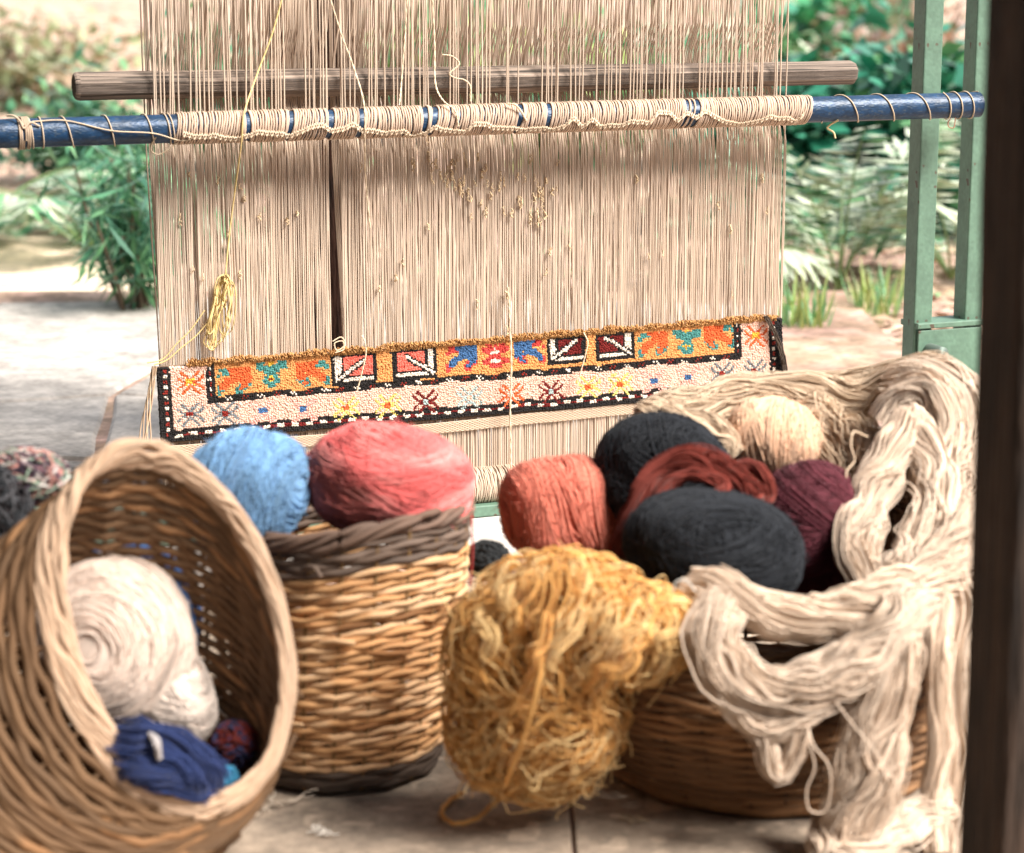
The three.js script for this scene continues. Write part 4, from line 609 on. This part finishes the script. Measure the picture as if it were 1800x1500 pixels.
// gold curly wool
{
  const r = rng(301), t = thing('gold_wool', 'heap of curly golden yellow wool leaning between the baskets', 'wool', V(P(960, 1200, 2.98).x, 0, -2.98));
  const lobes = [[985, 1075, 3.0, 0.115, 0.078, 0.085], [1085, 1110, 2.97, 0.095, 0.072, 0.08], [885, 1150, 2.98, 0.078, 0.09, 0.08], [960, 1240, 2.98, 0.105, 0.11, 0.09], [880, 1260, 3.0, 0.072, 0.1, 0.075], [945, 1330, 3.02, 0.085, 0.06, 0.075], [1160, 1112, 2.95, 0.056, 0.052, 0.05]].map(([x, y, d, a, b, c]) => ({ c: P(x, y, d), r: V(a, b, c) }));
  const gold = S(232, 178, 106), goldDk = S(216, 160, 88);
  const inside = (p, skip) => lobes.some((l, i) => i !== skip && ((p.x - l.c.x) / l.r.x) ** 2 + ((p.y - l.c.y) / l.r.y) ** 2 + ((p.z - l.c.z) / l.r.z) ** 2 < 0.8);
  const core = new Buf(); for (const l of lobes) { const g = new THREE.SphereGeometry(0.7, 20, 14), gp = g.attributes.position, s = core.p.length / 3; for (let i = 0; i < gp.count; i++) { const d = V().fromBufferAttribute(gp, i); core.vert(l.c.x + d.x * l.r.x, Math.max(0.003, l.c.y + d.y * l.r.y), l.c.z + d.z * l.r.z, d.x, d.y, d.z, goldDk); } for (const k of g.index.array) core.i.push(s + k); }
  core.mesh('core', M.yarn, t);
  const b = new Buf(); let made = 0; const goldHi = S(242, 206, 146);
  for (let i = 0; i < 6000 && made < 1650; i++) {
    const li = Math.floor(r() * lobes.length), l = lobes[li], d = V(r() * 2 - 1, r() * 2 - 1, r() * 2 - 1).normalize(), p0 = l.c.clone().add(d.clone().multiply(l.r)); if (inside(p0, li) || d.z < -0.4) continue; made++;
    const fl = noise(p0.x * 7 + 3, p0.y * 7, 4) * 2.4 + (p0.y > 0.3 ? -1.5 : -0.6); let u = V(Math.cos(fl), Math.sin(fl), (r() - .5) * 0.8).add(V((r() - .5) * 0.7, (r() - .5) * 0.7, 0)); u.addScaledVector(d, -u.dot(d)).normalize();
    const w = V().crossVectors(d, u), len = 0.07 + 0.12 * r(), turns = 1 + 3.5 * r(), cr = (r() < 0.18 ? 0.006 : 0.0026) * (0.4 + r()), ph = r() * 6, n = 20, bend = (r() - .5) * 0.06, pull = 0.70 + 0.44 * r(), c = [gold, gold, goldDk, goldHi][Math.floor(r() * 4)], twin = 2, wide = 0.002 + 0.005 * r();
    for (let s2 = 0; s2 < twin; s2++) { const line = [], ox = (s2 / twin - .5) * wide * 2 + (r() - .5) * 0.003, oy = (r() - .5) * 0.02, ph2 = ph + (r() - .5) * 0.7, lf2 = (r() - .5) * 0.05, cr2 = cr * (0.6 + 0.8 * r());
      for (let k = 0; k <= n; k++) { const f = k / n, a = ph2 + f * turns * 6.283, q = p0.clone().addScaledVector(u, (f - 0.5) * len + oy + Math.cos(a) * cr2 * 0.6).addScaledVector(w, ox * (0.6 + 0.8 * Math.abs(f - 0.5)) + bend * (f - .5) * (f - .5) * 4 + Math.sin(a) * cr2); const dd = q.clone().sub(l.c).divide(l.r).normalize(); const lift = pull + lf2 + 0.04 * Math.cos(a) - 0.2 * Math.pow(Math.abs(f - 0.5) * 2, 5); q.copy(l.c).add(dd.multiply(l.r).multiplyScalar(lift)); if (q.y < 0.004) q.y = 0.004 + 0.004 * r(); line.push(q); }
      b.tube(line, 0.0008 + 0.0005 * r(), 3, vary(c, r, 0.16).clone(), false, false); }
  }
  { // single stray strands that stand off the heap
    for (let i = 0; i < 260; i++) { const l = lobes[Math.floor(r() * 6)], d = V(r() * 2 - 1, r() * 2 - 1, r()).normalize(), p0 = l.c.clone().add(d.clone().multiply(l.r)), u = V(r() - .5, r() - .7, r() - .5).normalize(), w = V(r() - .5, r() - .5, r() - .5).normalize(), line = []; for (let k = 0; k <= 20; k++) { const f = k / 20; const q = p0.clone().addScaledVector(u, (f - .5) * 0.08).addScaledVector(w, 0.012 * Math.sin(f * 7 + i)).addScaledVector(d, 0.016 * Math.sin(f * Math.PI) - 0.006); if (q.y < 0.004) q.y = 0.004; line.push(q); } b.tube(line, 0.0009, 3, vary(goldHi, r, 0.15).clone(), false, false); }
  }
  b.mesh('curly_strands', M.yarn, t).userData.kind = 'stuff';
  // wavy locks that fall over the front
  const lk = new Buf();
  const starts = [[1010, 985, 2.95, 40, 170], [985, 1000, 2.94, -10, 200], [1040, 1000, 2.94, -60, 180], [960, 1020, 2.93, -20, 150], [930, 1020, 2.94, -30, 120], [890, 1040, 2.94, 10, 110], [1090, 1050, 2.92, -80, 150], [1130, 1070, 2.92, -90, 130], [1180, 1085, 2.92, -30, 90], [1205, 1110, 2.93, -70, 80], [1140, 1120, 2.9, -100, 90], [850, 1080, 2.93, 20, 90], [1020, 1060, 2.9, -70, 110], [960, 1090, 2.89, -40, 120]];
  for (const [x, y, d, dx, dy] of starts) { const c = []; for (let k = 0; k <= 6; k++) { const f = k / 6; c.push([x + dx * f + 8 * Math.sin(k * 2.1 + x) * (f > 0 ? 1 : 0), y + dy * f + 9 * Math.cos(k * 1.7 + y), d - 0.035 * Math.sin(f * Math.PI) - 0.01 + 0.012 * r()]); } bundle(lk, pp(c), { rad: 0.009 + 0.008 * r(), core: false, n: 15, th: 0.0012, colour: r() < 0.5 ? gold : goldHi, seed: x, r, twist: 2.5, clumps: 5, seg: 34, vary: 0.18 }); }
  lk.mesh('lock', M.yarn, t);
  const tl = new Buf(); for (let q = 0; q < 3; q++) { const f = pts => tl.tube(new THREE.CatmullRomCurve3(pts).getPoints(60).map((p, i) => p.add(V(0.0022 * Math.cos(i * 0.5 + q * 2.1), 0.0022 * Math.sin(i * 0.5 + q * 2.1), 0.001))), 0.0019, 5, vary(gold, r, 0.1).clone()); f([...pp([[955, 1150, 2.86], [945, 1210, 2.85], [925, 1280, 2.86], [900, 1350, 2.9]]), G(874, 1408, 0.03), G(862, 1418, 0.012), G(836, 1440, 0.01), G(800, 1448, 0.008), G(776, 1430, 0.008), G(790, 1408, 0.008), G(812, 1394, 0.008)]); }
  tl.mesh('trailing_cord', M.yarn, t);
  settle(t);
}
// loose yarn heaps made of rambling strands
function tangle(name, label, cat, centre, rad, n, cols, seed, mat = M.yarn, th = 0.0021) {
  const r = rng(seed), t = thing(name, label, cat, centre), b = new Buf(), co = new Buf();
  const g = new THREE.SphereGeometry(0.82, 18, 12), gp = g.attributes.position; for (let i = 0; i < gp.count; i++) { const d = V().fromBufferAttribute(gp, i); co.vert(centre.x + d.x * rad[0], centre.y + d.y * rad[1], centre.z + d.z * rad[2], d.x, d.y, d.z, cols[0]); } for (const k of g.index.array) co.i.push(k); co.mesh('core', mat, t);
  for (let i = 0; i < n; i++) { const d = V(r() * 2 - 1, r() * 2 - 1, r() * 2 - 1).normalize(); let u = V(r() - .5, (r() - .5) * 0.6, r() - .5); const pts = [], c = vary(cols[Math.floor(r() * cols.length)], r, 0.14).clone(); const dd = d.clone(); for (let k = 0; k < 22; k++) { u.addScaledVector(dd, -u.dot(dd)).normalize(); dd.addScaledVector(u, 0.11).normalize(); u.add(V((r() - .5) * 0.5, (r() - .5) * 0.5, (r() - .5) * 0.5)); const m = 0.88 + 0.16 * noise(i, k * 0.3, seed); pts.push(V(centre.x + dd.x * rad[0] * m, centre.y + dd.y * rad[1] * m, centre.z + dd.z * rad[2] * m)); } b.tube(pts, th * (0.8 + 0.4 * r()), 3, c, false, false); }
  b.mesh('strands', mat, t).userData.kind = 'stuff'; return settle(t);
}
{ const nv = S(46, 62, 112); const o = (x, y, d) => onLeft(x, y, d);
  const t = skein('navy blue yarn hank at the mouth of the tipped basket', [
    { p: [o(188, 1318, -0.04), o(225, 1300, 0.0), o(285, 1305, 0.015), o(340, 1335, 0.01), o(378, 1372, -0.01)], rad: 0.024, n: 110, th: 0.0012, twist: 2 },
    { p: [o(205, 1340, -0.03), o(250, 1350, 0.01), o(310, 1370, 0.01), o(352, 1390, -0.01)], rad: 0.022, n: 100, th: 0.0012, twist: -2 },
    { p: [o(250, 1322, 0.0), o(290, 1330, 0.025), o(335, 1365, 0.02), o(345, 1395, 0.0)], rad: 0.016, n: 80, th: 0.0012, twist: 2 },
    { p: [o(230, 1370, -0.04), o(290, 1390, -0.02), o(340, 1402, -0.02)], rad: 0.02, n: 70, th: 0.0012, twist: 1 }], nv, 401); }
tangle('red_blue_yarn', 'dark red and blue mixed yarn in the corner of the tipped basket', 'yarn', P(412, 1310, 2.95), [0.034, 0.034, 0.03], 130, [S(90, 34, 34), S(58, 58, 92), S(120, 40, 30)], 402, M.darkYarn);
tangle('turquoise_yarn', 'small scrap of bright turquoise yarn under the navy hank', 'yarn', P(388, 1368, 2.9), [0.024, 0.017, 0.02], 90, [S(70, 150, 190)], 403);
tangle('black_yarn', 'black yarn tuft caught between the coral ball and upright basket', 'yarn', P(858, 985, 3.3), [0.034, 0.03, 0.03], 200, [S(34, 36, 38)], 404, M.darkYarn);
tangle('mixed_yarn', 'tangle of purple green and pink yarn behind the tipped basket', 'yarn', P(38, 838, 3.05), [0.066, 0.04, 0.05], 240, [S(112, 84, 96), S(150, 172, 152), S(196, 140, 130), S(70, 56, 70), S(206, 196, 190)], 405);
tangle('grey_black_yarn', 'dark grey and black yarn heap on the far side of the tipped basket', 'yarn', P(-30, 905, 3.0), [0.07, 0.075, 0.05], 300, [S(52, 54, 58), S(40, 34, 36), S(84, 84, 88)], 406, M.darkYarn);
tangle('beige_yarn', 'beige yarn lying deep in the basket behind the skein loop', 'yarn', P(1590, 915, 3.48), [0.09, 0.11, 0.08], 200, [S(190, 162, 134), S(150, 122, 96)], 407);
{ // wool scraps on the floor
  const r = rng(71); for (const [x, y, c, lab] of [[482, 1414, S(206, 190, 172), 'frayed pale wool scrap on the floor at the upright basket foot'], [566, 1462, S(232, 224, 214), 'tiny white wool scrap on the open grey floor'], [1120, 1440, S(190, 168, 140), 'beige wool scrap on the floor before the wide dark basket']]) { const b = new Buf(), o = G(x, y, 0.005), big = x < 500 ? 1 : 0.4; for (let i = 0; i < 16; i++) { const pts = []; let p = o.clone().add(V((r() - .5) * 0.05 * big, 0.002 * r(), (r() - .5) * 0.02 * big)), a = r() * 6; for (let k = 0; k < 7; k++) { pts.push(p.clone()); a += (r() - .5) * 1.6; p = p.clone().add(V(Math.cos(a) * 0.008 * big, (r() - .45) * 0.005 * big, Math.sin(a) * 0.008 * big)); p.y = Math.max(0.004, p.y); } b.tube(pts, 0.0009, 3, vary(c, r, 0.12).clone()); } tag(b.mesh('wool_scrap', M.yarn, scene), lab, 'wool scrap'); }
}
{ const b = new Buf(), r = rng(55); bundle(b, [onLeft(262, 1292, 0.03), onLeft(272, 1300, 0.045), onLeft(278, 1318, 0.045), onLeft(280, 1334, 0.04)], { rad: 0.004, n: 20, th: 0.001, colour: S(206, 200, 200), seed: 3, r, twist: 2, seg: 16 }); tag(b.mesh('white_yarn_end', M.yarn, scene), 'short white yarn end lying on the navy hank', 'yarn'); }

// ------------------------------------------------------------------ garden behind
const g1 = C(0.08, 0.26, 0.13), g2 = C(0.17, 0.40, 0.18), g3 = C(0.05, 0.19, 0.115), pale = C(0.62, 0.68, 0.52), dry = C(0.46, 0.33, 0.24), lime = C(0.5, 0.6, 0.22);  // pale stands for sky reflected on glossy leaves, painted as leaf colour
function palm(label, base, o) {
  const r = rng(o.seed), t = thing('palm', label, 'palm', base);
  for (let f = 0; f < o.fronds; f++) {
    const az = o.az ? o.az[f % o.az.length] + (r() - .5) * 0.3 : f / o.fronds * 6.283 + (r() - .5) * 0.6, el = (o.el || 1.0) + (r() - .5) * 0.5, len = o.len * (0.7 + 0.5 * r()), pts = [], b = new Buf();
    let d = V(Math.cos(az) * Math.cos(el), Math.sin(el), Math.sin(az) * Math.cos(el)), p = V(0, 0.02, 0); const K = 18; for (let k = 0; k <= K; k++) { pts.push(p.clone()); p = p.clone().addScaledVector(d, len / K); d.y -= o.droop / K; d.normalize(); }
    b.tube(pts, s => 0.006 * (1 - 0.8 * s), 5, C(0.2, 0.3, 0.1));
    const col = new THREE.Color(); for (let k = 4; k <= K; k++) for (let h = 0; h < 2; h++) for (const sgn of [-1, 1]) {
      const q = pts[k].clone().lerp(pts[Math.max(0, k - 1)], h * 0.5), T = V().subVectors(pts[k], pts[k - 1]).normalize(), side = V().crossVectors(T, V(0, 1, 0)).normalize().multiplyScalar(sgn), ll = o.leaf * Math.sin(Math.PI * (0.12 + 0.8 * (k - 4) / (K - 4))) * (0.85 + 0.3 * r());
      const dir = side.clone().multiplyScalar(0.75).addScaledVector(T, 0.65).add(V(0, -0.1 - 0.3 * r() * o.droop, 0)).normalize(), e = q.clone().addScaledVector(dir, ll).add(V(0, -0.15 * ll, 0)); col.copy(r() < (o.glintShare ?? 0.4) ? pale : r() < 0.5 ? g2 : g1); vary(col, r, 0.2, col);
      b.blade(q, e, V().crossVectors(dir, V(0, 1, 0)).add(V((r() - .5) * 0.8, (r() - .5) * 0.8, (r() - .5) * 0.8)).normalize(), ll * 0.075 + 0.003, col.clone(), 0.02 * ll); }
    b.mesh('frond', M.gloss, t);
  }
  return t;
}
function shrub(label, base, o) {
  const r = rng(o.seed), t = thing(o.name || 'shrub', label, 'shrub', base), st = new Buf(), lf = new Buf(), col = new THREE.Color(), ends = [];
  for (let i = 0; i < o.stems; i++) { let p = V((r() - .5) * 0.1, 0, (r() - .5) * 0.1), d = V((r() - .5) * 1.4 * o.w / o.h, 1, (r() - .5) * 1.4 * o.w / o.h).normalize(); const pts = [], len = o.h * (0.6 + 0.45 * r()), K = 9; for (let k = 0; k <= K; k++) { pts.push(p.clone()); p = p.clone().addScaledVector(d, len / K); d.add(V((r() - .5) * 0.35, (r() - .5) * 0.2, (r() - .5) * 0.35)).normalize(); if (k > 2) ends.push([p.clone(), d.clone()]); } st.tube(pts, s => o.h * 0.012 * (1 - 0.75 * s) + 0.002, 5, o.bark || C(0.13, 0.09, 0.06)); }
  st.mesh('stem', M.twig, t);
  const cl = 1; for (let i = 0; i < o.leaves; i++) { const [p, d] = ends[Math.floor(r() * ends.length)], q = p.clone().add(V((r() + r() - 1) * o.clump, (r() + r() - 1) * o.clump, (r() + r() - 1) * o.clump)); if (q.y < 0.02) q.y = 0.02 + r() * 0.1; const dir = V(r() - .5, (r() - .5) * 0.9 - 0.1, r() - .5).normalize(), l = o.leaf * (0.6 + 0.7 * r()); col.copy(o.cols[Math.floor(r() * o.cols.length)]); lf.blade(q, q.clone().addScaledVector(dir, l), V().crossVectors(dir, V(r() - .5, 1, r() - .5)).normalize(), l * (o.aspect || 0.26), vary(col, r, 0.22, col).clone(), 0.03 * l); }
  lf.mesh('foliage', o.mat || M.leaf, t); return t;
}
const gp = (x, y) => { const p = G(x, y, -0.01); p.y = -0.01; return p; };
// left side
palm('young palm with sky glint painted on its leaflets at the far left beside the pale path', gp(150, 452), { seed: 501, fronds: 8, len: 0.66, leaf: 0.22, droop: 1.5, el: 0.95, glintShare: 0.5 });
palm('young palm half hidden behind the left edge of the warp', gp(300, 420), { seed: 502, fronds: 8, len: 0.7, leaf: 0.22, droop: 1.7, el: 0.9, glintShare: 0.35 });
palm('small palm cut by the left edge of the photo', gp(-30, 420), { seed: 503, fronds: 9, len: 0.6, leaf: 0.17, droop: 1.5, el: 0.9, glintShare: 0.55 });
shrub('dark green small-leaved shrub between the pale path and the warp', gp(245, 572), { seed: 511, h: 0.55, w: 0.34, stems: 16, leaves: 900, leaf: 0.13, aspect: 0.07, clump: 0.08, cols: [g1, g3, g2, g1] });
shrub('broad green shrub behind the left palms', gp(170, 330), { seed: 512, h: 0.55, w: 0.9, stems: 16, leaves: 1500, leaf: 0.11, clump: 0.2, cols: [g1, g2, g3] });
shrub('olive green bush at the upper left on dry ground', gp(60, 200), { seed: 513, h: 0.75, w: 1.4, stems: 16, leaves: 1300, leaf: 0.13, clump: 0.3, cols: [C(0.34, 0.42, 0.22), C(0.46, 0.46, 0.28), dry] });
shrub('dry tan brush at the top left corner', gp(90, 75), { seed: 514, h: 1.1, w: 2.2, stems: 22, leaves: 1500, leaf: 0.17, aspect: 0.16, clump: 0.4, cols: [dry, C(0.56, 0.42, 0.32), C(0.4, 0.28, 0.21)], bark: C(0.3, 0.2, 0.15), name: 'dry_shrub' });
// behind the warp
for (const [x, y, h, s, lab, cols] of [[420, 300, 0.8, 521, 'green bush glimpsed through the warp left of the timber', [g1, g2, g3]], [760, 250, 1.0, 522, 'green bush glimpsed through the middle of the warp', [g2, g1, lime]], [1010, 330, 0.7, 523, 'light green bush glimpsed through the warp right of centre', [g2, lime, g1]], [1240, 300, 0.8, 524, 'green bush glimpsed through the right part of the warp', [g1, g2, pale]], [640, 60, 1.6, 525, 'brown twiggy bush far behind the top of the warp', [dry, g1, C(0.25, 0.17, 0.1)]], [1120, 40, 1.7, 526, 'tall green bush far behind the top right of the warp', [g2, g1, lime]]])
  shrub(lab, gp(x, y), { seed: s, h, w: h * 1.1, stems: 15, leaves: 1300, leaf: 0.12, clump: 0.24, cols });
// right side
palm('feathery palm with painted leaf glint between the warp and the green posts', gp(1475, 520), { seed: 531, fronds: 9, len: 0.7, leaf: 0.24, droop: 1.2, el: 1.05, glintShare: 0.7 });
palm('small palm seen between the two green posts', gp(1672, 500), { seed: 532, fronds: 7, len: 0.66, leaf: 0.22, droop: 1.4, el: 1.05, glintShare: 0.5 });
palm('low palm with painted leaf glint behind the right edge of the warp', gp(1385, 470), { seed: 533, fronds: 9, len: 0.5, leaf: 0.16, droop: 1.3, el: 1.0, glintShare: 0.6 });
const teal = C(0.03, 0.22, 0.135), teal2 = C(0.06, 0.32, 0.2);
shrub('dense dark teal shrub behind the feathery palm on the right', gp(1485, 400), { seed: 534, h: 0.72, w: 0.9, stems: 18, leaves: 2000, leaf: 0.15, aspect: 0.36, clump: 0.2, cols: [teal, teal2, g3], mat: M.gloss });
shrub('deep green shrub behind the two green posts', gp(1665, 410), { seed: 535, h: 0.8, w: 0.7, stems: 16, leaves: 1500, leaf: 0.14, aspect: 0.34, clump: 0.2, cols: [teal2, g2, teal], mat: M.gloss });
shrub('bright green shrub at the top right beside the warp', gp(1465, 190), { seed: 536, h: 1.0, w: 1.2, stems: 18, leaves: 1700, leaf: 0.17, aspect: 0.34, clump: 0.28, cols: [C(0.10, 0.42, 0.2), g2, teal2], mat: M.gloss });
shrub('brown twiggy shrub at the top right behind the green posts', gp(1610, 230), { seed: 537, h: 1.0, w: 1.1, stems: 40, leaves: 420, leaf: 0.13, clump: 0.3, cols: [dry, C(0.2, 0.24, 0.12), C(0.5, 0.36, 0.3)], bark: C(0.2, 0.14, 0.1), name: 'twiggy_shrub' });
shrub('far green bush above the twiggy shrub', gp(1530, 40), { seed: 538, h: 1.7, w: 2.2, stems: 16, leaves: 1500, leaf: 0.22, clump: 0.42, cols: [g2, C(0.10, 0.42, 0.2), lime] });
function grassTuft(label, base, seed, h) { const r = rng(seed), b = new Buf(); for (let i = 0; i < 70; i++) { const a = r() * 6.283, l = h * (0.5 + 0.6 * r()), p = base.clone().add(V((r() - .5) * 0.12, 0, (r() - .5) * 0.12)), e = p.clone().add(V(Math.cos(a) * l * 0.45, l, Math.sin(a) * l * 0.45)); b.blade(p, e, V(-Math.sin(a), 0, Math.cos(a)), 0.006, vary(r() < 0.5 ? g2 : lime, r, 0.2).clone(), 0.03 * l); } return tag(b.mesh('grass_tuft', M.leaf, scene), label, 'grass tuft'); }
grassTuft('tuft of light green grass just right of the rug corner', gp(1415, 600), 541, 0.22); grassTuft('grass tuft at the foot of the feathery palm', gp(1540, 565), 542, 0.2);
{ // fallen leaves and twigs on the soil
  const r = rng(611), g = new THREE.BufferGeometry(); g.setAttribute('position', new THREE.Float32BufferAttribute([-0.5, 0, 0, 0, 0.12, 0.22, 0.5, 0.02, 0, 0, 0.1, -0.22], 3)); g.setIndex([0, 1, 2, 0, 2, 3]); g.computeVertexNormals();
  const n = 5200, im = new THREE.InstancedMesh(g, std({ side: THREE.DoubleSide, roughness: 0.8 }), n), m = new THREE.Matrix4(), q = new THREE.Quaternion(), c = new THREE.Color();
  for (let i = 0; i < n; i++) { const z = -6.4 - 16 * r() * r(), x = (r() - .5) * 0.62 * -z * 1.05; const s = 0.04 + 0.07 * r(); q.setFromEuler(new THREE.Euler((r() - .5) * 0.7, r() * 6.28, (r() - .5) * 0.7)); m.compose(V(x, 0.002 + 0.012 * r(), z), q, V(s, s, s)); const onPath = z > -9.6 && x < -0.9; if (onPath) m.makeScale(0.001, 0.001, 0.001).setPosition(x, -0.3, z); im.setMatrixAt(i, m); im.setColorAt(i, vary([dry, C(0.48, 0.33, 0.25), C(0.25, 0.16, 0.11), C(0.55, 0.44, 0.34), g2][Math.floor(r() * 4.4)], r, 0.2, c)); }
  im.name = 'fallen_leaves'; im.userData = { label: 'brown fallen leaves scattered over the soil behind the loom', category: 'leaves', kind: 'stuff' }; scene.add(im);
}
scene.traverse(o => { if (o.isMesh) o.castShadow = o.receiveShadow = true; });
renderer.render(scene, camera);
